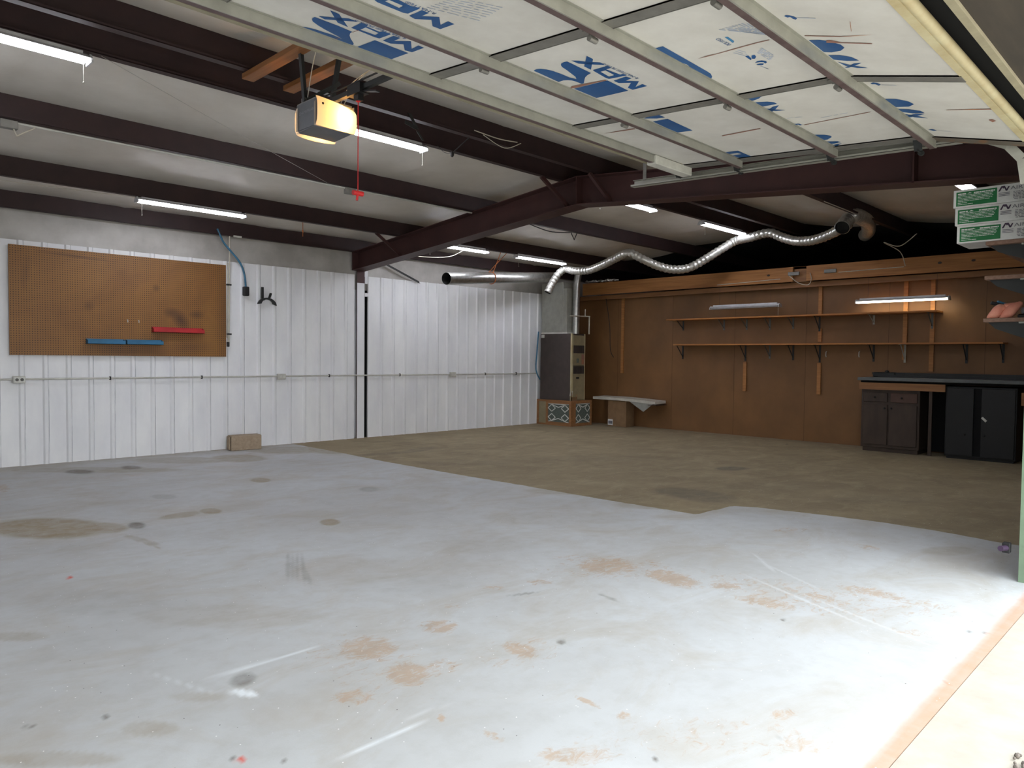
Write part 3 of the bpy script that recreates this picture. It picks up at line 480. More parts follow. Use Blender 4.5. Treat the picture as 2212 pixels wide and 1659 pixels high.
# insulated roof: vinyl facing draped over the purlins
PUR = [9.68, 8.53, 7.0, 5.5, 5.02, 3.5, 1.97]     # purlin lines, back wall to front
def make_ceiling():
    lines = [9.80]+PUR[1:]+[0.55]
    ys = []
    for a, c in zip(lines[:-1], lines[1:]):
        n = max(2, int(abs(a-c)/0.12))
        ys += [(lerp(a, c, i/n), i/n) for i in range(n)]
    ys.append((lines[-1], 0.0))
    xs = np.linspace(XW, XE, 181)
    vs = []
    for y, t in ys:
        for x in xs:
            sag = 0.045*math.sin(math.pi*t)
            wr = 0.010*math.sin(math.pi*t)*(math.sin(x*3.3+y*1.7)+0.6*math.sin(x*7.9-y*2.1))
            seam = 0.022*math.exp(-((((x-0.35-0.03*math.sin(y*3)) % 1.83)-0.9)/0.045)**2)*(0.3+math.sin(math.pi*t))
            vs.append((x, y, zroof(y)+0.205-sag-wr-seam))
    nx = len(xs); m = MB()
    m.add(vs, [(j*nx+i, (j+1)*nx+i, (j+1)*nx+i+1, j*nx+i+1) for j in range(len(ys)-1) for i in range(nx-1)], 0, True)
    o = m.build('ceiling', [M['vinyl'], M['loft_shade_vinyl']]); struct(o)
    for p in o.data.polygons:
        if (o.matrix_basis @ p.center).x > 11.75: p.material_index = 1  # loft part of the ceiling darkened by colour
    r = MB()
    r.hexa([(XW-0.2, 0.4, zroof(0.4)+0.30), (XE+0.2, 0.4, zroof(0.4)+0.30), (XE+0.2, RIDGE, ZR+0.30), (XW-0.2, RIDGE, ZR+0.30)], [(XW-0.2, 0.4, zroof(0.4)+0.33), (XE+0.2, 0.4, zroof(0.4)+0.33), (XE+0.2, RIDGE, ZR+0.33), (XW-0.2, RIDGE, ZR+0.33)])
    r.hexa([(XW-0.2, RIDGE, ZR+0.30), (XE+0.2, RIDGE, ZR+0.30), (XE+0.2, 10.1, zroof(10.1)+0.30), (XW-0.2, 10.1, zroof(10.1)+0.30)], [(XW-0.2, RIDGE, ZR+0.33), (XE+0.2, RIDGE, ZR+0.33), (XE+0.2, 10.1, zroof(10.1)+0.33), (XW-0.2, 10.1, zroof(10.1)+0.33)])
    struct(r.build('roof', M['galv_dull']))
make_ceiling()

# ---------------------------------------------------------------- steel frame
PLAB = ['dark red steel eave purlin just above the white wall', 'dark red steel purlin carrying the shop light above the pegboard',
        'dark red steel purlin with the thin grey conduit clipped along its lower edge', 'dark red steel ridge purlin carrying the shop light beside the door opener',
        'dark red steel ridge purlin on the garage door side of the ridge pair', 'dark red steel purlin mostly hidden above the raised garage door, rising past the flexible duct',
        'dark red steel purlin nearest the door opening, carrying the shop light above the white cartons']
for y, lb in zip(PUR, PLAB):
    z = zroof(y); b = MB()
    b.box(XW, XE, y-0.004, y+0.004, z, z+0.20)
    b.box(XW, XE, y-0.065, y, z-0.003, z+0.004); b.box(XW, XE, y-0.065, y-0.058, z, z+0.018)
    b.box(XW, XE, y, y+0.065, z+0.196, z+0.203)
    tag(b.build('roof_purlin', M['maroon']), lb, 'beam', 'dark red roof purlins')
def rafter():
    t = thing('steel_rafter', (6.40, RIDGE, 2.6), 'dark red tapered steel rafter crossing the room from the white column over the ridge', 'beam')
    def zb(y): return 2.965-(2.965-2.575)/(9.69-RIDGE)*abs(y-RIDGE)
    web = MB()
    for a, c in ((9.66, RIDGE), (RIDGE, 0.84)):
        y0, y1 = min(a, c), max(a, c)
        web.prism([(y0, zb(y0)), (y1, zb(y1)), (y1, zroof(y1)-0.01), (y0, zroof(y0)-0.01)], 'x', 6.395, 6.405)
    web.build('web', M['maroon_light'], t)
    for nm, fz in (('lower_flange', zb), ('upper_flange', lambda y: zroof(y)-0.012)):
        m = MB()
        for a, c in ((9.66, RIDGE), (RIDGE, 0.84)):
            m.hexa([(6.29, a, fz(a)), (6.29, c, fz(c)), (6.51, c, fz(c)), (6.51, a, fz(a))], [(6.29, a, fz(a)+0.01), (6.29, c, fz(c)+0.01), (6.51, c, fz(c)+0.01), (6.51, a, fz(a)+0.01)])
        m.build(nm, M['maroon_light'], t)
    for y in (9.655, RIDGE, 1.85):
        m = MB(); m.box(6.29, 6.51, y-0.006, y+0.006, zb(y), zroof(y)-0.005); m.build('stiffener_plate', M['maroon_light'], t)
rafter()
t = thing('steel_column', (6.46, 9.68, 0), 'white painted steel column against the white wall carrying the rafter end', 'column')
CX0, CX1 = 6.392, 6.528
b = MB(); b.box(CX0, CX1, 9.675, 9.684, 0, 2.40); b.box(CX0, CX1, 9.775, 9.784, 0, 2.58); b.box(6.455, 6.463, 9.684, 9.775, 0, 2.58); b.build('shaft', M['white_paint'], t)
b = MB(); b.box(CX0, CX1, 9.674, 9.685, 2.40, 2.585); b.build('unpainted_top', M['maroon_light'], t)
b = MB(); b.box(CX0-0.004, CX0, 9.673, 9.686, 0, 2.58); b.box(CX1, CX1+0.003, 9.673, 9.686, 2.0, 2.5); b.build('rusty_edge', M['cab_brown'], t)
for p0, p1, lb in (((5.93, 8.52, 2.965), (6.39, 8.56, 2.70), 'dark red brace strut at the column end of the rafter'), ((5.98, 5.49, 3.25), (6.39, 5.44, 2.97), 'dark red brace strut left of the rafter peak'),
                   ((6.20, 5.0, 3.25), (6.39, 4.86, 2.96), 'dark red brace strut right of the rafter peak, nearest the garage door')):
    m = MB(); m.bar(p0, p1, 0.05, 0.006, (0, 1, 0)); m.bar((p0[0], p0[1]-0.022, p0[2]), (p1[0], p1[1]-0.022, p1[2]), 0.006, 0.04, (0, 1, 0))
    tag(m.build('brace_strut', M['maroon_light']), lb, 'brace', 'brace struts between purlins and rafter')
m = MB(); m.bar((6.80, 9.66, 2.775), (7.58, 9.66, 2.50), 0.030, 0.004, (0, 0, 1)); m.bar((6.80, 9.645, 2.76), (7.58, 9.645, 2.485), 0.005, 0.03, (0, 0, 1))
tag(m.build('steel_strap', M['bracket_dark']), 'dark diagonal steel angle strap on the white wall right of the column', 'strap')

# ---------------------------------------------------------------- raised sectional garage door
SLP = 0.069
def zs(y): return zbd(y)-0.055                 # underside of the struts
YJ, SL4 = 1.402, 0.26                          # the bottom section already dips into the curve of the track
def zbd(y): return 2.57+SLP*(y-1.35)+0.055 if y >= YJ else 2.57+SLP*(YJ-1.35)+0.055+SL4*(y-YJ)   # face of the foam boards
def garage_door():
    X0, X1 = -0.20, 4.99
    t = thing('garage_door', (2.55, 2.05, 2.55), 'raised sectional garage door lined with blue printed white foam boards, hanging overhead', 'garage door')
    joints = [3.18, 2.650, 1.980, 1.402, 0.875]
    stiles = [-0.14, 0.30, 1.33, 2.48, 3.63, 4.93]
    for k in range(4):
        ya, yb = joints[k]-0.004, joints[k+1]+0.004
        m = MB()
        m.hexa([(X0, yb, zbd(yb)), (X1, yb, zbd(yb)), (X1, ya, zbd(ya)), (X0, ya, zbd(ya))], [(X0, yb, zbd(yb)+0.05), (X1, yb, zbd(yb)+0.05), (X1, ya, zbd(ya)+0.05), (X0, ya, zbd(ya)+0.05)], 0)
        def on(p, d=0.0012): return (p[0], p[1], zbd(p[1])-d)
        def mine(p): return yb <= sum(q[1] for q in p)/len(p) < ya
        for lst, mi, d in ((PRINT_BLUE, 1, 0.0012), (PRINT_LIGHT, 2, 0.0012), (SEAM_RUST, 4, 0.0022)):
            for p in lst:
                if mine(p): m.poly([on((q[0], min(max(q[1], yb), ya)), d) for q in p], mi)
        for a, c in PRINT_LINES:
            if not mine((a, c)): continue
            d = Vector((c[0]-a[0], c[1]-a[1])); L = d.length; d.normalize(); nrm = Vector((-d.y, d.x)); pos = 0.0
            while pos < L-0.01:
                w = min(random.uniform(0.02, 0.07), L-pos); p = Vector(a)+d*pos; q = Vector(a)+d*(pos+w)
                m.poly([on(p+nrm*0.003), on(q+nrm*0.003), on(q-nrm*0.003), on(p-nrm*0.003)], 3); pos += w+0.012
        for a, c, body in PRINT_TEXT:
            if not mine((a, c)): continue
            L = math.hypot(c[0]-a[0], c[1]-a[1])
            o = Vector((a[0], a[1], zbd(a[1])-0.0015))
            u = Vector((c[0]-a[0], c[1]-a[1], (c[1]-a[1])*SLP))
            w = Vector((u.y, -u.x, 0))*-1 if u.x > 0 else Vector((u.y, -u.x, 0))
            w.z = w.y*SLP
            m.text(body, o, u, w, 0.030, 5, width=L)
        m.build('door_section', [M['board'], M['print_blue'], M['print_light'], M['print_grey'], M['rust'], M['print_blue']], t)
        sec = [o for o in bpy.data.objects if o.parent == t and o.name.startswith('door_section')][-1]
        sec = m_last(t, 'door_section')
        for xs_ in stiles:
            w = 0.040 if xs_ != 4.93 else 0.055
            s_ = MB(); s_.hexa([(xs_-w, yb, zbd(yb)-0.007), (xs_+w, yb, zbd(yb)-0.007), (xs_+w, ya, zbd(ya)-0.007), (xs_-w, ya, zbd(ya)-0.007)], [(xs_-w, yb, zbd(yb)+0.002), (xs_+w, yb, zbd(yb)+0.002), (xs_+w, ya, zbd(ya)+0.002), (xs_-w, ya, zbd(ya)+0.002)])
            for dx in (-w, w-0.004): s_.hexa([(xs_+dx, yb, zbd(yb)-0.009), (xs_+dx+0.004, yb, zbd(yb)-0.009), (xs_+dx+0.004, ya, zbd(ya)-0.009), (xs_+dx, ya, zbd(ya)-0.009)], [(xs_+dx, yb, zbd(yb)), (xs_+dx+0.004, yb, zbd(yb)), (xs_+dx+0.004, ya, zbd(ya)), (xs_+dx, ya, zbd(ya))])
            s_.build('stile', M['rusty_galv'] if (xs_ == 4.93 and k == 3) else M['galv_dull'], sec)
    # top rail of the door
    m = MB(); m.hexa([(X0, 3.17, zbd(3.17)-0.02), (X1, 3.17, zbd(3.17)-0.02), (X1, 3.205, zbd(3.2)-0.02), (X0, 3.205, zbd(3.2)-0.02)], [(X0, 3.17, zbd(3.17)+0.055), (X1, 3.17, zbd(3.17)+0.055), (X1, 3.205, zbd(3.2)+0.055), (X0, 3.205, zbd(3.2)+0.055)]); m.build('top_rail', M['trim_dirty'], t)
    for y in STRUT_Y:
        z = zs(y)
        m = MB(); m.box(X0, 4.955, y, y+0.003, z, z+0.056); m.box(X0, 4.955, y-0.012, y, z+0.050, z+0.053); m.box(X0, 4.955, y-0.004, y, z, z+0.004)
        sb = m.build('strut', M['galv'], t)
        m = MB(); m.box(X0, 4.955, y+0.003, y+0.034, z, z+0.003); m.box(X0, 4.955, y+0.031, y+0.034, z+0.003, z+0.014); m.build('lower_flange', M['flange'], sb)
    for y in joints[1:4]:
        for xs_ in stiles[2:5]:
            m = MB(); m.box(xs_-0.028, xs_+0.028, y-0.045, y+0.045, zbd(y)-0.014, zbd(y)-0.008)
            m.tube([(xs_-0.032, y-0.005, zbd(y)-0.020), (xs_+0.032, y-0.005, zbd(y)-0.020)], 0.008, 10)
            m.bar((xs_-0.012, y+0.005, zbd(y)-0.012), (xs_-0.012, y+0.005, zbd(y)-0.055), 0.026, 0.008, (0, 1, 0))
            m.tube([(xs_-0.030, y+0.005, zbd(y)-0.050), (xs_+0.018, y+0.005, zbd(y)-0.050)], 0.013, 10)
            m.build('hinge', M['galv_dull'], t)
    for y in (3.13, 2.64, 1.97, 1.44):
        m = MB(); m.bar((4.95, y, zbd(y)-0.004), (4.985, y, zs(y)-0.010), 0.045, 0.006, (0, 1, 0)); m.tube([(4.95, y, zs(y)-0.012), (5.055, y, zs(y)-0.012)], 0.005, 8); m.tube([(5.028, y, zs(y)-0.012), (5.05, y, zs(y)-0.012)], 0.017, 14)
        m.build('roller', M['bracket_dark'], t)
    m = MB(); m.box(4.50, 4.985, STRUT_Y[0]-0.02, STRUT_Y[0]+0.06, zs(STRUT_Y[0])-0.012, zs(STRUT_Y[0])+0.05); m.build('strut_end_bracket', M['outlet'], t, 0.004)
    # bottom edge of the door: aluminium retainer and aged vinyl seal
    m = MB(); m.tube([(X0, 0.845, zbd(0.87)+0.020), (X1, 0.845, zbd(0.87)+0.020)], 0.022, 14); m.box(X0, X1, 0.855, 0.885, zbd(0.88)-0.004, zbd(0.88)+0.03); m.build('bottom_seal', M['seal'], t)
    m = MB(); m.box(2.30, 2.36, 2.60, 2.625, zbd(2.6)-0.03, zbd(2.6)-0.024); m.build('yellow_tag', M['yellow'], t)
def m_last(t, nm):
    c = [o for o in bpy.data.objects if o.parent == t and o.name.split('.')[0] == nm]
    return sorted(c, key=lambda o: o.name if '.' in o.name else o.name+'.000')[-1]
STRUT_Y = [3.035, 2.585, 1.912, 1.335]
garage_door()

t = thing('door_track', (5.05, 2.4, 2.55), 'galvanised door track running below the right edge of the raised garage door', 'track')
def ztr(y): return 2.590+0.0425*(y-1.378)
b = MB()
ya, yb = 1.22, 3.60
for (xo0, xo1, zo0, zo1) in ((5.062, 5.065, 0, 0.058), (5.010, 5.065, 0, 0.003), (5.010, 5.013, 0, 0.016), (5.040, 5.065, 0.055, 0.058)):
    b.hexa([(xo0, ya, ztr(ya)+zo0), (xo1, ya, ztr(ya)+zo0), (xo1, yb, ztr(yb)+zo0), (xo0, yb, ztr(yb)+zo0)], [(xo0, ya, ztr(ya)+zo1), (xo1, ya, ztr(ya)+zo1), (xo1, yb, ztr(yb)+zo1), (xo0, yb, ztr(yb)+zo1)])
b.build('horizontal_track', M['galv'], t)
b = MB(); pts = [(5.04, 1.22, ztr(1.22)+0.03), (5.045, 1.10, 2.585), (5.055, 0.99, 2.53), (5.065, 0.92, 2.44), (5.075, 0.90, 2.3)]
for p, q in zip(pts[:-1], pts[1:]): b.bar(p, q, 0.05, 0.006, (0, 0, 1) if abs(q[2]-p[2]) < 0.06 else (0, 1, 0))
b.build('curved_track', M['galv'], t)
b = MB(); b.bar((5.063, 3.50, ztr(3.5)+0.05), (5.063, 3.50, 3.05), 0.032, 0.004, (0, 1, 0)); b.build('hanger_angle', M['galv_dull'], t)
t = thing('door_sensor', (5.06, 0.93, 0.17), 'small dark door sensor mounted low on the right jamb', 'sensor')
b = MB(); b.box(5.05, 5.09, 0.91, 0.95, 0.165, 0.225); b.build('housing', M['black'], t, 0.004)
b = MB(); b.tube([(5.052, 0.93, 0.195), (4.99, 0.945, 0.20)], 0.016, 12); b.build('lens_tube', M['purple_ink'], t)

# ---------------------------------------------------------------- door opener
def opener():
    x0, x1, y0, y1, z0, z1 = 2.455, 2.745, 4.16, 4.45, 2.735, 2.900
    t = thing('door_opener', (2.6, 4.3, 2.735), 'grey garage door opener with glowing warm lamp lenses hanging below the ridge purlins', 'door opener')
    h = MB(); h.hexa([(x0+0.01, y0+0.03, z0-0.002), (x1-0.01, y0+0.03, z0-0.002), (x1-0.01, y1-0.03, z0-0.012), (x0+0.01, y1-0.03, z0-0.012)], [(x0+0.01, y0+0.03, z0+0.003), (x1-0.01, y0+0.03, z0+0.003), (x1-0.01, y1-0.03, z0), (x0+0.01, y1-0.03, z0)])
    h.box(x0+0.006, x0+0.012, y0+0.02, y1-0.02, z0, z1); h.box(x1-0.012, x1-0.006, y0+0.02, y1-0.02, z0, z1); h.box(x0+0.01, x1-0.01, y0+0.06, y1-0.06, z1-0.006, z1)
    h.box(x0+0.012, x1-0.012, y0+0.115, y1-0.115, z0, z1-0.006)
    h.build('housing', M['grey_plastic'], t)
    # each lens: a shallow curved shell with returns
    for sgn, ye in ((-1, y0), (1, y1)):
        m = MB(); n = 14; prof = []
        for i in range(n+1):
            u = i/n; bulge = (0.022 if sgn < 0 else 0.045)*math.sin(math.pi*u)**0.7
            zt = z1+0.012-0.040*u if sgn < 0 else z1-0.02
            prof.append((lerp(x0, x1, u), ye+sgn*(bulge-0.005), zt))
        vs = []
        for x, y, zt in prof:
            for j in range(7):
                w = j/6; zz = lerp(z0-(0.006 if sgn < 0 else 0.022), zt, w); vs.append((x, y-sgn*0.020*(abs(2*w-1)**4), zz))
        m.add(vs, [(i*7+j, (i+1)*7+j, (i+1)*7+j+1, i*7+j+1) for i in range(n) for j in range(6)], 0, True)
        vs2 = []
        for x, y, zt in prof: vs2 += [(x, y-sgn*0.02, z0-(0.006 if sgn < 0 else 0.022)), (x, ye-sgn*0.045, z0-0.006)]
        m.add(vs2, [(2*i, 2*i+1, 2*i+3, 2*i+2) for i in range(n)], 0, True)
        for xx in (x0, x1): m.poly([(xx, ye-sgn*0.025, z0-0.006), (xx, ye-sgn*0.045, z0-0.006), (xx, ye-sgn*0.045, z1-0.02), (xx, ye-sgn*0.025, z1-0.02)])
        ln = m.build('lamp_lens', M['lens'], t)
        m = MB(); m.ball((lerp(x0, x1, 0.64), ye-sgn*0.038, z0+0.072), 0.020); m.build('bulb', M['bulb'], ln)
    m = MB(); m.ball((x0+0.03, y0-0.012, z0+0.125), 0.008, sc=(1, 0.4, 1)); m.build('button', M['black'], t)
    m = MB(); m.text('CHAMBERLAIN', (x0+0.0045, y1-0.05, z0+0.095), (0, -1, 0), (0, 0, 1), 0.026, width=0.19); m.build('lettering', M['grey_text'], t)
    # rear chassis plate, rail with chain, trolley
    m = MB(); m.box(2.47, 2.73, 4.20, 4.44, z1, z1+0.012); m.box(2.50, 2.60, 4.40, 4.44, z1, z1+0.06); m.build('chassis_plate', M['galv_dull'], t)
    m = MB(); m.box(2.585, 2.615, 0.95, 4.30, 2.905, 2.935)
    m.tube([(2.575, 1.0, 2.955), (2.575, 4.28, 2.955)], 0.006, 6); m.tube([(2.628, 1.0, 2.955), (2.628, 4.28, 2.955)], 0.006, 6)
    m.build('rail', M['bracket_dark'], t)
    m = MB(); m.box(2.565, 2.635, 3.86, 4.0, 2.885, 2.945); m.box(2.58, 2.62, 3.90, 3.95, 2.85, 2.89); m.bar((2.6, 3.88, 2.90), (2.6, 3.72, 2.86), 0.03, 0.008, (1, 0, 0)); m.build('trolley', M['black'], t)
    m = MB(); m.tube([(2.6, 3.93, 2.86), (2.6, 3.93, 2.30)], 0.0035, 6); m.ball((2.6, 3.93, 2.86), 0.018); 
    cd = m.build('release_cord', M['red_cord'], t)
    m = MB(); m.tube([(2.565, 3.93, 2.285), (2.635, 3.93, 2.285)], 0.016, 10); m.tube([(2.6, 3.93, 2.285), (2.592, 3.93, 2.24)], 0.008, 8); m.build('pull_handle', M['red_cord'], cd)
    for (a, c) in (((2.44, 4.36, 3.24), (2.50, 4.41, 2.93)), ((2.66, 4.25, 3.24), (2.68, 4.39, 2.93)), ((2.50, 4.41, 2.94), (2.66, 4.25, 3.06))):
        m = MB(); m.bar(a, c, 0.030, 0.004, (0, 1, 0)); m.bar((a[0]+0.014, a[1], a[2]), (c[0]+0.014, c[1], c[2]), 0.004, 0.028, (0, 1, 0)); m.build('hanger_strap', M['bracket_dark'], t)
    for pts in (((2.42, 4.10, 3.2), (2.44, 4.2, 3.08), (2.50, 4.36, 2.95)), ((2.80, 4.05, 3.15), (2.70, 4.16, 3.04), (2.66, 4.22, 2.92)), ((2.80, 4.05, 3.15), (2.72, 4.16, 3.04), (2.685, 4.22, 2.92))):
        m = MB(); m.tube(spline(pts, 6), 0.003, 5); m.build('wire', M['wire_white'], t)
opener()
for x0, lb in ((2.385, 'orange-brown timber plank left of the pair above the door opener'), (2.70, 'orange-brown timber plank right of the pair above the door opener')):
    m = MB(); m.box(x0, x0+0.089, 3.35, 5.06, 3.215, 3.253)
    tag(m.build('timber_plank', M['wood_orange'], bevel=0.003), lb, 'plank', 'timber planks under the purlins')
m = MB(); m.bar((3.78, 4.96, 3.29), (3.74, 4.80, 3.12), 0.032, 0.004, (1, 0, 0)); m.bar((3.74, 4.80, 3.12), (3.60, 4.78, 3.14), 0.03, 0.004, (0, 0, 1)); m.bar((3.74, 4.80, 3.10), (3.76, 4.75, 3.02), 0.02, 0.006, (1, 0, 0))
tag(m.build('angle_hanger', M['bracket_dark']), 'dark bent angle iron hanging from the ridge purlin beside the top door strut', 'bracket')
m = MB(); m.tube([(4.50, 4.97, 3.28), (4.46, 5.10, 3.19), (4.42, 5.16, 3.13)], 0.006, 6); m.ball((4.42, 5.16, 3.12), 0.018, sc=(1, 1, 1.5)); m.tube(spline([(4.46, 5.42, 3.26), (4.44, 5.3, 3.17), (4.42, 5.16, 3.12)], 5), 0.0025, 5)
tag(m.build('hook', M['wire_dark']), 'small dark wire hook hanging under the ridge purlins right of the lit shop light', 'hook')
m = MB(); m.tube(spline([(4.5, 4.95, 3.31), (4.75, 4.9, 3.28), (5.0, 4.9, 3.30)], 6), 0.005, 6); m.tube(spline([(4.6, 4.94, 3.29), (4.85, 4.92, 3.22), (5.05, 4.9, 3.30)], 6), 0.004, 6)
tag(m.build('electric_cable', M['wire_white']), 'thin pale cable looped along the front ridge purlin left of the rafter', 'cable', 'loose cables')

# ---------------------------------------------------------------- shop lights
def make_light(label, lit=True, chain=1, tube_mat=None):
    t = thing('shop_light', (0, 0, 0), label, 'ceiling light', 'four foot shop lights')
    L = 0.61
    m = MB(); w = 0.062
    prof = [(-w, 0.004), (-0.022, 0.030), (0.022, 0.030), (w, 0.004), (w-0.001, 0.001), (0.021, 0.026), (-0.021, 0.026), (-w+0.001, 0.001)]
    m.prism(prof, 'x', -L, L); m.build('reflector', M['fixture'], t)
    m = MB(); m.box(-L+0.05, L-0.05, -0.022, 0.022, 0.028, 0.050); m.build('ballast_box', M['fixture'], t)
    for y in (-0.028, 0.028):
        m = MB(); m.tube([(-L+0.03, y, -0.006), (L-0.03, y, -0.006)], 0.015, 10); m.build('tube', tube_mat or M['tube'], t)
    for x in (-L, L-0.012):
        m = MB(); m.prism([(-w, -0.024), (w, -0.024), (w, -0.010), (0.03, 0.034), (-0.03, 0.034), (-w, -0.010)], 'x', x, x+0.012); m.build('end_cap', M['fixture'], t)
    if chain:
        x = (L-0.05)*chain
        m = MB(); m.tube([(x, -0.03, -0.02), (x, -0.03, -0.16)], 0.0025, 5); m.ball((x, -0.03, -0.16), 0.006); m.build('pull_chain', M['chain'], t)
    return t
DZ = -0.052
lt = make_light('lit shop light at the upper left edge of the photo, left of the door opener', True, 1)
lt.location = (0.93, 5.47, zroof(5.5)+DZ)
dup(lt, (3.74, 5.47, zroof(5.5)+DZ), 0, 'lit shop light directly right of the glowing door opener')
l2 = make_light('lit shop light above the brown pegboard', True, -1)
l2.location = (3.43, 8.50, zroof(8.53)+DZ+0.01)
dup(l2, (7.38, 8.47, zroof(8.53)+DZ+0.01), 0, 'lit shop light half behind the rafter, above the open end of the round duct')
dup(l2, (9.24, 8.47, zroof(8.53)+DZ+0.01), 0, 'lit shop light just above the lower end of the silver flexible duct')
dup(l2, (7.52, 5.47, zroof(5.5)+DZ), 0, 'short-looking lit shop light peeking out below the rafter near its peak')
dup(l2, (9.93, 5.47, zroof(5.5)+DZ), 0, 'lit shop light crossing above the middle of the silver flexible duct')
l3 = make_light('lit shop light above the stack of white cartons at the right', True, 0)
l3.location = (7.72, 1.88, zroof(1.97)+DZ+0.005)
def wall_light(t, y):
    t.location = (11.305, y, 2.145); t.rotation_euler = (0, 0, R(90))
    WL[t.name] = Vector((0, 0, 0))
    for x in (-0.45, 0.45):
        m = MB(); m.tube([(x, 0, 0.045), (x, 0, 0.365)], 0.0015, 5); m.build('hanging_wire', M['wire_dark'], t)
wall_light(make_light('lit shop light hanging over the right part of the upper wall shelf', True, 0, M['tube_wall']), 3.43)
wall_light(make_light('unlit shop light hanging over the left part of the upper wall shelf', False, -1, M['tube_off']), 5.81)

# ---------------------------------------------------------------- wiring on the white wall and purlins
t = thing('electrical_conduit', (4.9, 9.66, 0.96), 'thin grey conduit running along the white wall at waist height', 'conduit')
b = MB(); b.tube([(XW, 9.662, 0.975), (6.30, 9.662, 0.978), (6.52, 9.66, 0.976), (6.65, 9.662, 0.975), (10.45, 9.662, 0.975)], 0.011, 8); b.build('pipe', M['conduit'], t)
for x in (2.9, 4.0, 5.9, 7.2, 9.1, 9.9):
    b = MB(); b.box(x-0.008, x+0.008, 9.650, 9.676, 0.955, 0.998); b.build('clamp', M['bracket_dark'], t)
for x, lb, cov in ((1.966, 'white covered outlet box on the wall conduit under the left part of the pegboard', 'outlet'), (5.122, 'grey outlet box on the wall conduit left of the white column', 'conduit'), (8.32, 'grey outlet box on the wall conduit right of the white column', 'conduit')):
    t = thing('outlet_box', (x, 9.65, 0.93), lb, 'outlet', 'outlet boxes on the wall conduit')
    b = MB(); b.box(x-0.06, x+0.06, 9.628, 9.678, 0.932, 1.012); b.build('box', M['conduit'], t, 0.006)
    b = MB(); b.box(x-0.052, x+0.052, 9.622, 9.629, 0.940, 1.004); b.build('cover_plate', M[cov], t, 0.003)
    for dx in (-0.024, 0.024):
        b = MB(); b.tube([(x+dx, 9.624, 0.972), (x+dx, 9.618, 0.972)], 0.017, 14); b.build('socket', M['outlet_dark'] if cov == 'outlet' else M['outlet'], t)
t = thing('riser_conduit', (4.365, 9.66, 1.39), 'thin vertical conduit on the white wall beside the right edge of the pegboard', 'conduit')
b = MB(); b.tube([(4.378, 9.655, 2.86), (4.361, 9.655, 1.43)], 0.010, 8); b.tube([(4.352, 9.658, 2.5), (4.338, 9.658, 1.5)], 0.006, 8); b.build('pipe', M['wire_white'], t)
b = MB(); b.tube([(4.352, 9.655, 1.44), (4.345, 9.64, 1.385)], 0.018, 10); b.build('end_fitting', M['black'], t)
for z in (2.21, 1.55):
    b = MB(); b.box(4.335, 4.395, 9.640, 9.672, z-0.010, z+0.010); b.build('clamp', M['bracket_dark'], t)
t = thing('purlin_conduit', (3.3, 6.93, 3.07), 'long thin conduit clipped under the purlin behind the door opener', 'conduit')
b = MB(); b.tube([(XW, 6.965, 3.090), (6.30, 6.965, 3.098)], 0.010, 8); b.build('pipe', M['conduit'], t)
for x in (1.37, 4.50):
    b = MB(); b.box(x-0.06, x+0.06, 6.925, 6.985, 3.035, 3.10); b.build('junction_box', M['galv_dull'], t, 0.004)
b = MB(); b.tube(spline([(1.40, 6.94, 3.04), (1.42, 6.94, 2.99), (1.44, 6.94, 3.0), (1.55, 6.95, 3.08)], 6), 0.006, 6); b.build('short_cable', M['wire_white'], t)

def wire(pts, r, m_, label):
    m = MB(); m.tube(spline(pts, 8), r, 6); return tag(m.build('electric_cable', m_), label, 'cable', 'loose cables')
wire([(6.6, 9.0, 2.88), (6.85, 8.9, 2.80), (7.15, 8.8, 2.79), (7.45, 8.7, 2.83), (7.62, 8.55, 2.95)], 0.006, M['wire_white'], 'pale cable drooping below the purlin between rafter and round duct')
wire([(0.2, 8.47, 2.96), (1.0, 8.5, 2.92), (1.9, 8.5, 2.93), (2.85, 8.5, 2.955)], 0.003, M['wire_white'], 'thin pale cable running to the left end of the light above the pegboard')
wire([(1.6, 5.45, 3.25), (2.6, 6.0, 3.18), (4.2, 6.93, 3.105)], 0.0016, M['vinyl_wall'], 'thin pale cable crossing the ceiling left of the door opener')

wire([(7.3, 6.94, 3.10), (7.75, 6.94, 3.05), (8.2, 6.95, 3.09)], 0.007, M['wire_dark'], 'dark cable sagging below the purlin right of the rafter, above the round duct')
m = MB(); m.tube([(8.22, 6.95, 3.10), (8.30, 6.95, 3.0), (8.36, 6.95, 3.10)], 0.007, 6)
tag(m.build('hook', M['wire_dark']), 'small dark triangular hook under the purlin above the round duct', 'hook')
# ---------------------------------------------------------------- pegboard and its trays
b = MB(); b.box(1.885, 4.325, 9.655, 9.678, 1.247, 2.467)
tag(b.build('pegboard', M['pegboard']), 'large brown perforated pegboard fixed to the white wall', 'pegboard')
def tray(x0, x1, z0, z1, m_, label):
    t = thing('tool_tray', ((x0+x1)/2, 9.62, z0), label, 'tray', 'metal trays on the pegboard')
    y1, y0 = 9.654, 9.575
    b = MB(); b.box(x0, x1, y1-0.004, y1, z0, z1); b.build('back_plate', m_, t)
    b = MB(); b.box(x0, x1, y0, y1-0.004, z0, z0+0.004); b.box(x0, x1, y0, y0+0.004, z0, z0+0.045); b.build('trough', m_, t)
    for x in (x0, x1-0.004):
        b = MB(); b.prism([(y0+0.004, z0), (y1-0.004, z0), (y1-0.004, z1), (y0+0.004, z0+0.045)], 'x', x, x+0.004); b.build('end_plate', m_, t)
    return t
tray(2.64, 3.05, 1.385, 1.447, M['blue_tray'], 'blue metal tray on the pegboard, left one of two side by side')
tray(3.07, 3.49, 1.387, 1.447, M['blue_tray'], 'blue metal tray on the pegboard, right one of two side by side')
tray(3.375, 4.005, 1.545, 1.612, M['red'], 'red metal tray low on the right half of the pegboard')
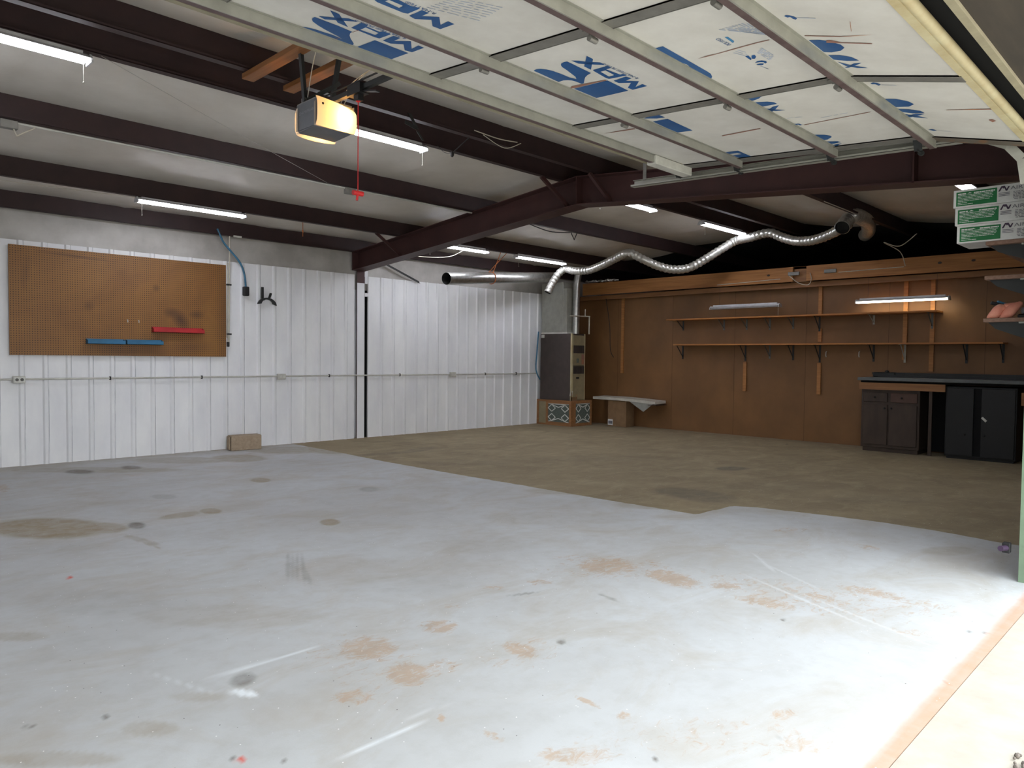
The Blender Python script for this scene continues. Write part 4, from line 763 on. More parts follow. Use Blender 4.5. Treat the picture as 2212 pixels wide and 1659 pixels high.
for x, lb in ((3.093, 'small white peg hook above the blue trays, left of two'), (3.22, 'small white peg hook above the blue trays, right of two')):
    m = MB(); m.tube([(x, 9.656, 1.685), (x, 9.635, 1.685), (x, 9.628, 1.668), (x, 9.632, 1.655)], 0.004, 6)
    tag(m.build('peg_hook', M['outlet']), lb, 'hook', 'peg hooks')

t = thing('air_hose', (4.58, 9.62, 2.05), 'blue air hose with black coupling hanging from the eave purlin beside the pegboard', 'hose')
b = MB(); b.tube(spline([(4.20, 9.63, 2.93), (4.236, 9.62, 2.844), (4.282, 9.62, 2.758), (4.379, 9.62, 2.653), (4.475, 9.62, 2.552), (4.539, 9.62, 2.447), (4.572, 9.62, 2.325), (4.584, 9.62, 2.19)], 6), 0.013, 10); b.build('hose', M['blue_hose'], t)
b = MB(); b.box(4.548, 4.622, 9.585, 9.655, 2.075, 2.20); b.build('coupling', M['black'], t, 0.012, 2)
t = thing('hose_hanger', (4.89, 9.62, 1.96), 'black metal hose hanger with two prongs on the white wall', 'hanger')
b = MB(); n = 12; outer = [(4.893+0.142*math.cos(a), 1.955+0.115*math.sin(a)) for a in [R(172-164*i/n) for i in range(n+1)]]
inner = [(4.893+0.085*math.cos(a), 1.975+0.070*math.sin(a)) for a in [R(10+160*i/n) for i in range(n+1)]]
b.prism([(outer[0][0], 1.975)]+outer[1:-1]+[(outer[-1][0], 1.965)]+[(inner[0][0], 1.985)]+inner[1:-1]+[(inner[-1][0], 1.985)], 'y', 9.612, 9.640); b.build('saddle', M['bracket_dark'], t)
b = MB(); b.box(4.820, 4.856, 9.645, 9.655, 2.03, 2.215); b.box(4.820, 4.856, 9.615, 9.652, 2.03, 2.05); b.build('back_prong', M['bracket_dark'], t)
b = MB(); b.bar((4.922, 9.63, 2.05), (4.938, 9.60, 2.135), 0.034, 0.008, (1, 0, 0)); b.build('front_prong', M['bracket_dark'], t)
m = MB(); m.box(4.41, 4.52, 9.60, 9.625, 2.845, 2.868)
tag(m.build('metal_plate', M['outlet']), 'small pale metal plate under the eave purlin right of the hose', 'plate')
m = MB(); m.tube([(4.80, 8.49, 2.96), (4.80, 8.49, 2.78)], 0.004, 6); m.tube([(4.795, 8.49, 2.86), (4.805, 8.49, 2.83)], 0.008, 6)
tag(m.build('hanging_string', M['orange_cord']), 'thin string hanging from a purlin right of the light above the pegboard', 'string')

t = thing('concrete_block', (4.50, 9.53, 0), 'tan concrete block on the floor against the white wall', 'block')
b = MB(); b.hexa([(4.295, 9.44, 0), (4.70, 9.405, 0), (4.735, 9.60, 0), (4.33, 9.635, 0)], [(4.295, 9.44, 0.195), (4.70, 9.405, 0.195), (4.735, 9.60, 0.195), (4.33, 9.635, 0.195)]); b.build('body', M['concrete_block'], t, 0.008)
b = MB(); b.hexa([(4.275, 9.475, 0.012), (4.296, 9.473, 0.012), (4.325, 9.605, 0.012), (4.305, 9.607, 0.012)], [(4.275, 9.475, 0.185), (4.296, 9.473, 0.185), (4.325, 9.605, 0.185), (4.305, 9.607, 0.185)]); b.build('end_lip', M['concrete_block'], t, 0.004)

# ---------------------------------------------------------------- heating corner
def filter_panel(parent, p0, u, w, h, nrm):
    """cardboard air filter: frame opening with media, white diamond grid on its face"""
    p0 = Vector(p0); u = Vector(u); n_ = Vector(nrm); z = Vector((0, 0, 1))
    m = MB(); m.poly([p0, p0+u*w, p0+u*w+z*h, p0+z*h]); 
    md = m.build('filter_media', M['filter_media'], parent)
    g = MB(); q = p0+n_*0.004; t_ = 0.016
    def st(a, c):
        A_ = q+u*(a[0]*w)+z*(a[1]*h); B_ = q+u*(c[0]*w)+z*(c[1]*h); g.bar(A_, B_, t_, 0.002, (B_-A_).cross(n_))
    for k in range(2):
        for j in range(2):
            y0 = j*0.5
            xa, xb = (0.0, 0.36) if k == 0 else (0.64, 1.0)
            xm = (xa+xb)/2; ym = y0+0.25
            st((xa, ym), (xm, y0+0.06)); st((xm, y0+0.06), (xb, ym)); st((xb, ym), (xm, y0+0.44)); st((xm, y0+0.44), (xa, ym))
    st((0.18, 0.94), (0.5, 0.80)); st((0.5, 0.80), (0.82, 0.94)); st((0.18, 0.06), (0.5, 0.20)); st((0.5, 0.20), (0.82, 0.06))
    st((0, 0), (0.18, 0.06)); st((1, 0), (0.82, 0.06)); st((0, 1), (0.18, 0.94)); st((1, 1), (0.82, 0.94)); st((0.05, 0.97), (0.95, 0.97)); 
    g.build('diamond_grid', M['filter_mesh'], md)
def furnace_stand():
    X0, X1, Y0, Y1, H = 10.48, 11.105, 8.80, 9.665, 0.475
    t = thing('filter_box', ((X0+X1)/2, (Y0+Y1)/2, 0), 'square wooden filter box on the floor carrying the furnace', 'box')
    f = MB()
    f.box(X0, X1, Y0, Y1, H-0.03, H+0.005); f.box(X0, X1, Y0, Y1, 0, 0.03)
    for (a, c) in ((X0, Y0), (X1-0.05, Y0), (X0, Y1-0.05), (X1-0.05, Y1-0.05)): f.box(a, a+0.05, c, c+0.05, 0.03, H-0.03)
    f.box(X0, X0+0.03, 9.38, 9.43, 0.03, H-0.03)
    f.box(X0, X0+0.02, Y0+0.05, 9.38, 0.03, 0.065); f.box(X0, X0+0.02, Y0+0.05, 9.38, H-0.06, H-0.03)
    f.box(X0+0.05, X1-0.05, Y0, Y0+0.02, 0.03, 0.055); f.box(X0+0.05, X1-0.05, Y0, Y0+0.02, H-0.05, H-0.03); f.box(X0+0.05, X0+0.15, Y0+0.004, Y0+0.02, 0.055, H-0.05)
    f.build('frame', M['wood_x'], t, 0.003)
    f = MB(); f.box(X0+0.012, X0+0.02, 9.43, Y1-0.05, 0.03, H-0.03); f.build('side_panel', M['tan_metal'], t)
    filter_panel(t, (X0+0.012, 9.375, 0.065), (0, -1, 0), 0.515, H-0.125, (-1, 0, 0))
    filter_panel(t, (X0+0.155, Y0+0.012, 0.055), (1, 0, 0), 0.415, H-0.105, (0, -1, 0))
    f = MB(); f.box(X0+0.03, X1-0.03, Y0+0.03, Y1-0.03, 0.03, H-0.03); f.build('inner_core', M['dark'], t)
furnace_stand()
def furnace():
    X0, X1, Y0, Y1, Z0, Z1 = 10.50, 10.905, 8.83, 9.60, 0.481, 1.735
    t = thing('furnace', ((X0+X1)/2, (Y0+Y1)/2, Z0), 'tall brown and tan upright furnace standing on the wooden filter box', 'furnace')
    b = MB(); b.box(X0, X1, Y0+0.012, Y1, Z0, Z1); b.build('cabinet', M['brown_metal'], t, 0.004)
    b = MB(); b.box(X0, X0+0.045, Y0-0.01, Y0+0.014, Z0, Z1); b.box(X1-0.012, X1, Y0-0.006, Y0+0.014, Z0, Z1); b.build('front_trim', M['seal'], t)
    for z0, z1 in ((1.14, Z1-0.03), (Z0+0.01, 1.13)):
        b = MB(); b.box(X0+0.046, X1-0.013, Y0-0.004, Y0+0.013, z0, z1); b.build('front_panel', M['tan_metal'], t, 0.003)
    for z0, z1 in ((1.37, 1.515), (0.985, 1.125)):
        b = MB(); b.box(X0+0.065, X1-0.03, Y0-0.006, Y0-0.003, z0, z1, 1)
        for i in range(9):
            x = X0+0.075+i*0.033; b.box(x, x+0.012, Y0-0.010, Y0-0.005, z0+0.008, z1-0.008)
        b.build('louvre_grille', [M['brown_metal'], M['grille']], t)
    b = MB(); b.box(10.80, 10.88, Y0-0.0055, Y0-0.004, 1.16, 1.35); b.build('yellow_label', M['rust'], t)
    b = MB(); b.box(10.66, 10.72, Y0-0.0055, Y0-0.004, 1.19, 1.27); b.build('pale_label', M['filter_media'], t)
    b = MB(); b.box(10.65, 10.73, Y0-0.010, Y0-0.004, 0.89, 0.925); b.build('handle', M['black'], t)
    b = MB(); b.box(X0+0.004, X1-0.25, 8.94, 9.59, Z1, Z1+0.028); b.build('top_flange', M['outlet'], t)
    b = MB(); b.box(X0-0.003, X0-0.001, 9.50, 9.58, 1.66, 1.72); b.build('corner_tag', M['outlet'], t)
    # supply plenum on top, flue pipe at the front
    b = MB(); b.box(X0+0.01, X0+0.36, 9.05, 9.59, Z1+0.026, 2.70); b.box(X0+0.013, X0+0.36, 8.96, 9.05, Z1+0.026, 2.58); b.build('plenum', M['galv'], t, 0.003)
    b = MB(); b.tube([(10.70, 8.89, Z1), (10.70, 8.89, 2.66), (10.72, 8.88, 2.78), (10.74, 8.86, 2.95)], 0.068, 18); 
    for z in (2.02, 2.35, 2.62): b.tube([(10.70, 8.89, z-0.008), (10.70, 8.89, z+0.008)], 0.071, 18)
    b.build('flue_pipe', M['duct'], t)
    b = MB(); b.tube([(10.42, 8.80, 2.055), (11.0, 8.80, 2.07)], 0.010, 8); b.tube([(10.985, 8.80, 2.07), (10.985, 8.80, 1.735)], 0.013, 8); b.tube([(10.86, 8.80, 2.07), (10.86, 8.80, 2.2)], 0.010, 8); b.build('gas_pipe', M['wire_white'], t)
furnace()
t = thing('carton_scrap', (10.62, 8.78, 0.48), 'torn small cardboard carton sitting on the filter box corner by the furnace', 'carton')
b = MB(); b.box(10.50, 10.66, 8.805, 8.825, 0.482, 0.55); b.box(10.50, 10.505, 8.805, 8.829, 0.482, 0.64); b.box(10.66, 10.665, 8.805, 8.829, 0.482, 0.6); b.build('tray', M['card'], t)
b = MB(); b.add([(10.47, 8.83, 0.57), (10.53, 8.815, 0.58), (10.55, 8.815, 0.66), (10.49, 8.83, 0.68)], [(0, 1, 2, 3), (3, 2, 1, 0)]); b.build('torn_flap', M['white_sheet'], t)

t = thing('round_duct', (8.8, 8.85, 2.45), 'straight round galvanised duct with open end slung below the purlin near the corner', 'duct')
P0 = Vector((7.27, 8.60, 2.463)); P1 = Vector((10.42, 9.17, 2.79)); PM = P0.lerp(P1, 0.47)
b = MB()
n = 28; d = (P1-P0).normalized(); a = (Vector((0, 0, 1))-d*d.z).normalized(); c = d.cross(a)
def ring(p, r): return [p+(a*math.cos(2*math.pi*i/n)+c*math.sin(2*math.pi*i/n))*r for i in range(n)]
def shell(mb, p, q, r0, r1, mi=0, flip=False):
    vs = ring(p, r0)+ring(q, r1); fs = [(i, (i+1) % n, n+(i+1) % n, n+i) for i in range(n)]
    mb.add(vs, [f[::-1] for f in fs] if flip else fs, mi, True)
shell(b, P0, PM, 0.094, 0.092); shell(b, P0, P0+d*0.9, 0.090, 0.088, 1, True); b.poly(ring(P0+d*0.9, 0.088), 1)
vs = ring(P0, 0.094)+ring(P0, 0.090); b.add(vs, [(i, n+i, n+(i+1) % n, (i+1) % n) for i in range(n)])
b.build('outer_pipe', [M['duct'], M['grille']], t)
b = MB(); shell(b, PM-d*0.03, P1, 0.0925, 0.089); vs = []
for s_ in (0.0, 0.012): shell(b, PM+d*(s_-0.03), PM+d*(s_-0.018), 0.096, 0.096)
b.build('inner_pipe', M['duct'], t)
b = MB(); pc = P0.lerp(P1, 0.36)
b.tube([pc+(a*math.cos(2*math.pi*i/16)+c*math.sin(2*math.pi*i/16))*0.099 for i in range(17)], 0.006, 6)
b.tube([pc+c*0.05+a*0.09, Vector((8.32, 8.50, 2.96))], 0.006, 6); b.tube([pc-c*0.05+a*0.09, Vector((8.45, 8.50, 2.96))], 0.006, 6); b.build('sling_cord', M['orange_cord'], t)

def flex(name, pts, r, pitch, label):
    path = spline(pts, 14); out = []; acc = 0.0
    dense = [path[0]]
    for p, q in zip(path[:-1], path[1:]):
        k = max(1, int((q-p).length/(pitch/6)))
        for i in range(1, k+1): dense.append(p.lerp(q, i/k))
    rs = []; acc = 0.0
    for i, p in enumerate(dense):
        if i: acc += (p-dense[i-1]).length
        rs.append(r*(1+0.085*math.sin(2*math.pi*acc/pitch))+0.0015*math.sin(acc*61))
    m = MB(); m.tube(dense, rs, 20, 0, False)
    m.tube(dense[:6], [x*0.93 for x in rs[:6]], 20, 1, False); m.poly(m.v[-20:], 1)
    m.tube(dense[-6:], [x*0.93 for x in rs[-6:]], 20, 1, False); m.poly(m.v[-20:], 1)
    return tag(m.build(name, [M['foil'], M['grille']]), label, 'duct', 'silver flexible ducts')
flex('flexible_duct', [(9.739, 8.75, 2.433), (9.815, 8.7, 2.615), (9.883, 8.62, 2.771), (9.964, 8.53, 2.853), (9.919, 8.3, 2.799), (9.931, 8.0, 2.785), (9.864, 7.65, 2.838), (9.777, 7.3, 2.914), (9.717, 7.0, 2.97), (9.777, 6.8, 2.87), (9.935, 6.6, 2.753), (10.09, 6.4, 2.693), (10.239, 6.2, 2.721), (10.364, 5.95, 2.871), (10.499, 5.75, 3.025), (10.58, 5.6, 3.119), (10.537, 5.35, 3.137), (10.554, 5.05, 3.176), (10.558, 4.85, 3.087), (10.499, 4.6, 3.0), (10.389, 4.3, 2.975), (10.271, 4.0, 3.024), (10.032, 3.7, 3.081)], 0.064, 0.066, 'long silver flexible duct snaking below the purlins across the right half')
flex('flexible_duct', [(9.387, 3.55, 2.924), (9.576, 3.55, 3.053), (9.667, 3.5, 3.106), (9.907, 3.5, 3.111), (10.396, 3.6, 3.131), (11.019, 3.8, 3.129), (11.452, 4.0, 3.14)], 0.086, 0.060, 'short bent silver flexible duct hanging at the right end of the long one')

m = MB(); pts = [(11.36+random.uniform(-.025, .025), 9.2-0.028*i, 2.772+random.uniform(-0.006, 0.012)) for i in range(29)]
m.tube(pts, [random.uniform(0.012, 0.03) for _ in pts], 6, 0, True, False)
tag(m.build('foil_scrap', M['foil']), 'crumpled foil scrap lying on top of the wooden fascia beside the flue pipe', 'foil')
wire([(10.46, 9.62, 1.78), (10.40, 9.60, 1.4), (10.38, 9.60, 1.05), (10.48, 9.59, 0.86)], 0.013, M['blue_hose'], 'blue hose looped down the left side of the furnace')
wire([(11.43, 8.75, 2.43), (11.36, 8.6, 1.9), (11.42, 8.62, 1.45), (11.5, 8.6, 1.3)], 0.006, M['wire_dark'], 'dark cable hanging behind the furnace')

# ---------------------------------------------------------------- loft edge above the brown wall
t = thing('loft_fascia', (11.3, 5.0, 2.40), 'long pine fascia board along the loft edge above the brown wall', 'beam')
b = MB(); b.box(11.285, 11.325, 5.0, 9.22, 2.505, 2.735); b.box(11.285, 11.325, 0.9, 4.79, 2.505, 2.735); b.build('fascia_board', M['wood'], t, 0.003)
b = MB(); b.box(11.33, 11.50, 0.9, 9.22, 2.70, 2.738); b.build('top_plate', M['shelf_wood'], t)
b = MB(); b.box(11.33, 11.37, 4.72, 5.05, 2.50, 2.735); b.build('splice_block', M['wood_x'], t)
b = MB(); b.box(11.40, 11.44, 0.9, 7.0, 2.42, 2.50); b.box(11.44, 11.48, 7.0, 9.4, 2.42, 2.50); b.build('ledger_board', M['wood_x'], t)
for y in (4.42, 4.98):
    b = MB(); b.box(11.262, 11.286, y-0.09, y+0.09, 2.60, 2.655); b.build('junction_box', M['galv_dull'], t, 0.004)
b = MB(); b.tube(spline([(11.27, 5.05, 2.60), (11.26, 4.9, 2.48), (11.265, 4.75, 2.44), (11.265, 4.70, 2.52), (11.265, 4.72, 2.62)], 6), 0.006, 6); b.tube(spline([(11.28, 6.3, 2.535), (11.28, 5.8, 2.545), (11.28, 5.2, 2.56)], 6), 0.006, 6); b.tube([(11.28, 4.3, 2.60), (11.28, 3.4, 2.61)], 0.006, 6); b.build('wiring', M['wire_white'], t)
for y in (5.4, 2.95, 2.55):
    b = MB(); b.ball((11.285, y, 2.63), 0.016, sc=(0.3, 1.6, 1)); b.build('knot', M['cab_brown'], t)
wire([(10.6, 3.05, 2.95), (10.75, 3.3, 2.83), (10.9, 3.55, 2.92), (11.1, 3.4, 2.80), (11.27, 3.38, 2.62)], 0.007, M['wire_white'], 'pale cable hanging from the ceiling down to the pine fascia')
wire([(8.55, 3.44, 3.10), (9.2, 3.44, 3.10), (9.85, 3.45, 3.10)], 0.006, M['wire_white'], 'thin pale conduit under the purlin above the flexible duct end')

# ---------------------------------------------------------------- brown wall: battens, shelves, brackets
BAT = [(8.42, 1.0, 2.43, 'vertical pine batten alone at the left of the brown wall, nearest the furnace'), (4.66, 1.95, 2.45, 'vertical pine batten from loft edge down to the upper shelf'),
       (5.896, 0.75, 1.24, 'short pine batten below the lower shelf, left one of two'), (4.655, 0.75, 1.24, 'short pine batten below the lower shelf, right one of two'),
       (3.436, 1.30, 2.45, 'vertical pine batten crossing behind both shelves left of the lit wall light end'), (3.085, 1.14, 2.45, 'vertical pine batten at the right end of the upper shelf')]
for y, z0, z1, lb in BAT:
    b = MB(); b.box(11.522, 11.548, y-0.028, y+0.028, z0, z1)
    tag(b.build('wall_batten', M['wood']), lb, 'batten', 'pine battens on the brown wall')
b = MB(); b.box(11.522, 11.548, 4.63, 4.685, 1.57, 1.78)
tag(b.build('wall_batten', M['wood']), 'short pine batten between the two shelves above the middle bracket', 'batten', 'pine battens on the brown wall')
b = MB(); b.box(11.25, 11.546, 2.96, 5.40, 1.962, 1.984); b.box(11.25, 11.546, 5.40, 7.27, 1.962, 1.984)
tag(b.build('wall_shelf', M['shelf_wood']), 'upper pine shelf on the brown wall, under the hanging lights', 'shelf', 'pine shelves on the brown wall')
b = MB(); b.box(11.25, 11.546, 2.18, 7.12, 1.520, 1.541)
tag(b.build('wall_shelf', M['shelf_wood']), 'lower and longer pine shelf on the brown wall', 'shelf', 'pine shelves on the brown wall')
def bracket(y, ztop, drop, mk, label):
    b = MB(); xw = 11.548
    if any(abs(y-q[0]) < 0.06 and q[1] < ztop and q[2] > ztop-drop for q in BAT): xw = 11.521
    b.box(xw-0.006, xw, y-0.014, y+0.014, ztop-drop, ztop); b.box(xw-0.24, xw-0.006, y-0.014, y+0.014, ztop-0.005, ztop)
    b.bar((xw-0.006, y, ztop-drop*0.82), (xw-0.20, y, ztop-0.006), 0.012, 0.008, (0, 1, 0))
    tag(b.build('shelf_bracket', M[mk]), label, 'bracket', 'shelf brackets on the brown wall')
names = ['leftmost', 'second from the left', 'third from the left', 'fourth from the left', 'fifth from the left', 'sixth from the left', 'seventh from the left', 'eighth from the left', 'ninth from the left', 'tenth from the left']
for i, (y, dr, mk) in enumerate(((7.10, 0.17, 'bracket_dark'), (6.30, 0.18, 'bracket'), (5.885, 0.18, 'bracket'), (5.48, 0.19, 'bracket'), (5.09, 0.18, 'bracket'), (4.66, 0.23, 'bracket_dark'), (3.87, 0.14, 'bracket_light'), (3.085, 0.22, 'bracket'))):
    bracket(y, 1.962, dr, mk, 'shelf bracket under the upper pine shelf, '+names[i])
for i, (y, dr, mk) in enumerate(((7.10, 0.24, 'bracket_dark'), (5.896, 0.26, 'bracket_dark'), (5.47, 0.22, 'bracket'), (5.08, 0.24, 'bracket_dark'), (4.655, 0.27, 'bracket_dark'), (3.86, 0.25, 'bracket_dark'), (3.425, 0.26, 'bracket_light'), (2.655, 0.26, 'bracket_dark'), (2.23, 0.25, 'bracket_dark'))):
    bracket(y, 1.520, dr, mk, 'shelf bracket under the lower pine shelf, '+names[i])
for y, lb in ((4.55, 'small white hook under the lower shelf just right of the middle batten'), (4.06, 'small white hook under the lower shelf midway along the brown wall')):
    m = MB(); m.tube([(11.548, y, 1.42), (11.52, y, 1.41), (11.515, y, 1.36), (11.53, y, 1.335)], 0.007, 6)
    tag(m.build('wall_hook', M['outlet']), lb, 'hook', 'white hooks on the brown wall')

# ---------------------------------------------------------------- workbench run
def door_leaf(parent, x, ya, yb, z0, z1, m_, knob=None, nm='door'):
    b = MB(); b.box(x-0.02, x, ya, yb, z0, z1); d = b.build(nm, m_, parent, 0.004)
    if knob:
        k = MB(); k.tube([(x-0.02, knob[0], knob[1]), (x-0.034, knob[0], knob[1])], 0.006, 8); k.ball((x-0.040, knob[0], knob[1]), 0.014, sc=(0.7, 1, 1)); k.build('knob', M['black'], d)
t = thing('brown_cabinet', (11.25, 3.45, 0), 'dark brown wooden cabinet with two drawers and two doors under the worktop end', 'cabinet')
b = MB(); b.box(11.02, 11.52, 3.07, 3.83, 0.06, 0.972); b.box(11.05, 11.52, 3.09, 3.81, 0, 0.06); b.build('carcass', M['cab_brown'], t, 0.003)
door_leaf(t, 11.02, 3.48, 3.80, 0.705, 0.835, M['cab_brown'], (3.64, 0.77), 'drawer'); door_leaf(t, 11.02, 3.10, 3.44, 0.705, 0.835, M['cab_drawer'], (3.29, 0.77), 'drawer')
door_leaf(t, 11.02, 3.475, 3.80, 0.10, 0.67, M['cab_brown'], (3.51, 0.62)); door_leaf(t, 11.02, 3.10, 3.455, 0.10, 0.67, M['cab_brown'], (3.42, 0.62))
t = thing('black_cabinet', (11.25, 2.35, 0), 'black two-door metal cabinet under the right part of the worktop', 'cabinet')
b = MB(); b.box(11.02, 11.52, 1.96, 2.76, 0.03, 0.952); b.box(11.04, 11.52, 1.98, 2.74, 0, 0.03); b.build('carcass', M['cab_black'], t, 0.004)
b = MB(); b.box(11.0185, 11.0195, 2.345, 2.43, 0.05, 0.935); b.build('gap_shade_strip', M['dark'], t)  # black strip paints the shade between the two doors
door_leaf(t, 11.02, 2.43, 2.745, 0.05, 0.935, M['cab_black'], (2.52, 0.33)); door_leaf(t, 11.02, 1.975, 2.345, 0.05, 0.935, M['cab_black'], (2.30, 0.33))
b = MB(); b.bar((10.998, 2.335, 0.565), (10.998, 2.285, 0.515), 0.028, 0.004, (0, 1, 0)); b.build('chrome_handle', M['foil'], t)
t = thing('worktop', (11.25, 2.6, 0.985), 'grey topped workbench slab spanning the two dark cabinets', 'worktop')
b = MB(); b.box(10.93, 11.53, 1.2, 3.865, 1.003, 1.048); b.build('slab', M['worktop'], t, 0.006)
b = MB(); b.box(10.955, 10.98, 2.755, 3.845, 0.878, 0.975); b.build('apron_board', M['wood_x'], t)
b = MB(); b.box(10.96, 10.99, 1.87, 1.91, 0.74, 0.90); b.build('side_cleat', M['wood_x'], t)
b = MB(); b.box(11.02, 11.52, 3.80, 3.83, 0.975, 1.004); b.box(11.02, 11.52, 1.9, 2.0, 0.975, 1.004); b.box(11.0, 11.04, 1.25, 3.84, 0.975, 1.004); b.build('support_rail', M['dark'], t)
b = MB(); b.box(11.47, 11.50, 2.765, 3.065, 0.02, 0.975); b.build('opening_shade_panel', M['dark'], t)  # black panel added to darken the opening between the cabinets
b = MB(); b.box(11.05, 11.09, 2.93, 2.97, 0.0, 0.975); b.build('leg', M['cab_brown'], t)
t = thing('metal_bar_stock', (11.42, 2.7, 1.048), 'dark lengths of metal bar lying along the back of the worktop', 'bar')
for i, (x, z, r) in enumerate(((11.36, 1.066, 0.018), (11.42, 1.07, 0.022), (11.40, 1.10, 0.016))):
    b = MB(); b.box(x-r, x+r, 1.3+0.1*i, 3.72+0.05*i, z-r, z+r); b.build('bar', M['bracket_dark'] if i != 1 else M['cab_brown'], t)
b = MB(); b.box(11.35, 11.47, 3.50, 3.80, 1.048, 1.118); b.ball((11.40, 3.62, 1.118), 0.03); b.build('end_vise', M['bracket_dark'], t, 0.01)

# cardboard box with sheet on top
t = thing('cardboard_box', (11.3, 8.27, 0), 'tall brown cardboard box standing on the floor below the warped white sheet', 'box')
b = MB(); b.box(11.20, 11.46, 8.07, 8.49, 0, 0.485); b.build('body', M['card'], t, 0.004)
b = MB(); b.box(11.1975, 11.199, 8.37, 8.485, 0.02, 0.13); b.build('printed_label', M['white_card'], t)
b = MB(); b.box(11.197, 11.1985, 8.38, 8.475, 0.045, 0.10); 
b.build('label_mark', M['grey_ink'], m_last(t, 'printed_label'))
t = thing('warped_sheet', (11.3, 8.1, 0.487), 'warped white building sheet resting flat on the cardboard box', 'sheet')
ys = np.linspace(8.83, 7.42, 18); vs = []
for y in ys:
    u = (8.83-y)/1.41; z = 0.487+0.055-0.07*max(0, u-0.35)**1.5
    vs += [(11.17, y, z-0.045), (11.52, y, z-0.035), (11.52, y, z+0.012), (11.17, y, z+0.002)]
b = MB(); fs = []
for i in range(17):
    o = i*4; fs += [(o, o+1, o+5, o+4), (o+1, o+2, o+6, o+5), (o+2, o+3, o+7, o+6), (o+3, o, o+4, o+7)]
fs += [(3, 2, 1, 0), (68, 69, 70, 71)]; b.add(vs, fs); b.build('sheet', M['white_sheet'], t)
b = MB(); b.box(11.165, 11.52, 7.40, 7.57, 0.438, 0.448); b.build('brown_end', M['cab_drawer'], t)
b = MB(); b.add([(11.175, 7.98, 0.487), (11.175, 7.45, 0.475), (11.16, 7.66, 0.315), (11.30, 7.70, 0.36)], [(0, 2, 1), (0, 1, 3), (0, 3, 2), (1, 2, 3)]); b.build('hanging_film', M['plastic_clear'], t)

# ---------------------------------------------------------------- shelves right of the door with the white cartons
XS = 5.90
SHZ = ((2.078, 2.105, 'chipboard shelf at the right edge carrying the stack of white cartons'), (1.842, 1.869, 'chipboard shelf at the right edge, middle of three'), (1.551, 1.578, 'chipboard shelf at the right edge carrying the pinkish gloves'))
for z0, z1, lb in SHZ:
    t = thing('end_shelf', (6.7, 1.06, z0), lb, 'shelf', 'chipboard shelves beside the door')
    b = MB(); b.box(XS, 7.9, YF1+0.002, 1.265, z0, z1); b.build('board', M['chip'], t, 0.003)
    b = MB(); b.box(XS+0.01, 7.9, YF1+0.05, 1.06, z0-0.012, z0-0.001); b.build('edge_strip', M['galv'], t)
    b = MB(); b.prism([(YF1+0.004, z0), (1.245, z0), (1.20, z0-0.045), (YF1+0.004, z0-0.18)], 'x', XS+0.05, XS+0.056); b.build('bracket', M['bracket_dark'], t)
def carton(yfar, z0, label):
    t = thing('white_carton', (6.05, yfar-0.33, z0), label, 'carton', 'stacked white cartons')
    x0, x1, h = XS-0.004, XS+0.33, 0.124
    b = MB(); b.box(x0, x1, yfar-0.66, yfar, z0, z0+h); b.build('box', M['white_card'], t, 0.003)
    f = x0-0.0012
    def P(u, v): return (f, yfar-u, z0+v)           # u runs to the right along the face, v up
    g = MB(); g.poly([P(0.018, 0.010), P(0.018, 0.108), P(0.262, 0.108), P(0.262, 0.010)][::-1]); lab = g.build('green_label', M['green_label'], t)
    w = MB(); f -= 0.0008
    w.poly([P(0.085, 0.092), P(0.100, 0.100), P(0.115, 0.092)][::-1])
    for r_, (v, u1) in enumerate(((0.0935, 0.250), (0.083, 0.245), (0.073, 0.235), (0.063, 0.24), (0.053, 0.235), (0.043, 0.225), (0.032, 0.085), (0.021, 0.12))):
        u = 0.028; th = 0.0017 if r_ else 0.0042
        while u < u1-0.004:
            wd = min(random.uniform(0.010, 0.038), u1-u)
            if not (r_ == 0 and 0.075 < u < 0.12): w.poly([P(u, v-th), P(u, v+th), P(u+wd, v+th), P(u+wd, v-th)][::-1])
            u += wd+0.0025
    w.build('label_print', M['white_ink'], lab)
    # emblem: zig-zag A and v strokes, then the wordmark
    e = MB()
    e.poly([P(0.268, 0.078), P(0.286, 0.112), P(0.297, 0.112), P(0.304, 0.098), P(0.296, 0.094), P(0.291, 0.102), P(0.279, 0.078)][::-1])
    e.poly([P(0.297, 0.112), P(0.306, 0.112), P(0.320, 0.084), P(0.312, 0.078)][::-1])
    e.poly([P(0.311, 0.078), P(0.321, 0.078), P(0.334, 0.106), P(0.325, 0.106)][::-1])
    e.build('emblem', M['purple_ink'], t)
    e = MB(); e.text('AIR VENT', P(0.338, 0.082), (0, -1, 0), (0, 0, 1), 0.034, width=0.20); e.build('lettering', M['grey_ink'], t)
    e = MB()
    for r_ in range(6):
        v = 0.066-0.0095*r_; u = 0.355 if r_ < 5 else 0.36
        while u < 0.60:
            wd = random.uniform(0.008, 0.03); e.poly([P(u, v-0.002), P(u, v+0.002), P(u+wd, v+0.002), P(u+wd, v-0.002)][::-1]); u += wd+0.005
    for r_ in range(3):
        v = 0.066-0.0095*r_; e.poly([P(0.272, v-0.002), P(0.272, v+0.002), P(0.335, v+0.002), P(0.335, v-0.002)][::-1])
    e.build('small_print', M['grey_ink'], t)
carton(1.440, 2.1055, 'white carton with green label, bottom of the stack of three on the shelf')
carton(1.455, 2.2305, 'white carton with green label, middle of the stack of three on the shelf')
carton(1.468, 2.3555, 'white carton with green label, topmost of the stack of three on the shelf')

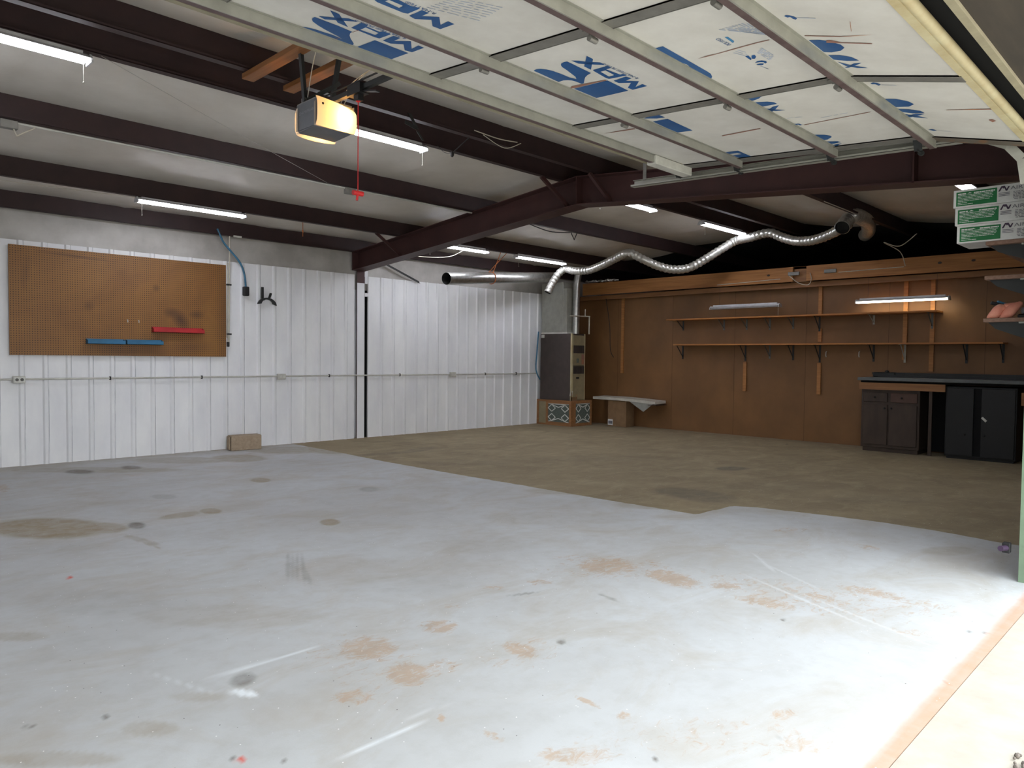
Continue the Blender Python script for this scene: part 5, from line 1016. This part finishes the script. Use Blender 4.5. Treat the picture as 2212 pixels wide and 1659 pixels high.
def glove_pair():
    t = thing('work_gloves', (5.98, 1.16, 1.578), 'pair of pinkish tan work gloves slumped on the lowest chipboard shelf', 'gloves')
    def lobe(y0, y1, top, nm):
        m = MB(); path = spline([(5.955, y0, 1.586), (5.955, lerp(y0, y1, 0.35), 1.612), (5.965, lerp(y0, y1, 0.62), 1.642), (5.985, y1, top)], 8)
        k = len(path); rs = [0.014+0.022*math.sin(math.pi*min(1, 0.12+i/k*0.85))**0.8 for i in range(k)]
        m.tube(path, rs, 14); m.ball(path[0], rs[0]); m.ball(path[-1], rs[-1])
        return m.build(nm, M['glove'], t)
    lobe(1.232, 1.150, 1.645, 'glove'); lobe(1.158, 1.072, 1.672, 'glove')
    m = MB(); m.tube([(5.985, 1.16, 1.650), (6.0, 1.09, 1.655)], [0.030, 0.032], 12); m.build('folded_cuff', M['glove'], t)
glove_pair()
t = thing('spray_bottle', (6.10, 1.215, 1.578), 'small dark bottle with a blue top behind the gloves on the shelf', 'bottle')
b = MB(); b.tube([(6.08, 1.205, 1.580), (6.08, 1.205, 1.66)], 0.020, 14); b.build('body', M['black'], t)
b = MB(); b.bar((6.06, 1.255, 1.695), (6.10, 1.165, 1.665), 0.022, 0.03, (0, 0, 1)); b.build('nozzle', M['black'], t, 0.004)
b = MB(); b.bar((6.055, 1.215, 1.702), (6.09, 1.17, 1.682), 0.012, 0.02, (0, 0, 1)); b.build('cap', M['blue_hose'], t, 0.003)
t = thing('grey_tool', (6.15, 0.98, 1.578), 'grey and black tool lying right of the gloves on the shelf', 'tool')
b = MB(); b.box(6.02, 6.18, 0.90, 1.07, 1.606, 1.655); b.build('body', M['grey_text'], t, 0.01)
b = MB(); b.box(6.0, 6.2, 0.89, 1.085, 1.579, 1.606); b.build('base', M['black'], t, 0.006)

# ---------------------------------------------------------------- gravel strip at the driveway edge
m = MB()
rnd = random.Random(3)
for i in range(500):
    x = rnd.uniform(2.69, 3.4); y = rnd.uniform(0.2, 0.5)
    if y > 0.475-(x-2.72)*0.03: continue
    m.ball((x, y, 0.004), rnd.uniform(0.004, 0.010), n=6, m=4)
tag(m.build('gravel', M['gravel']), 'patch of loose gravel at the bottom right corner beside the bright concrete', 'gravel', None, 'stuff')
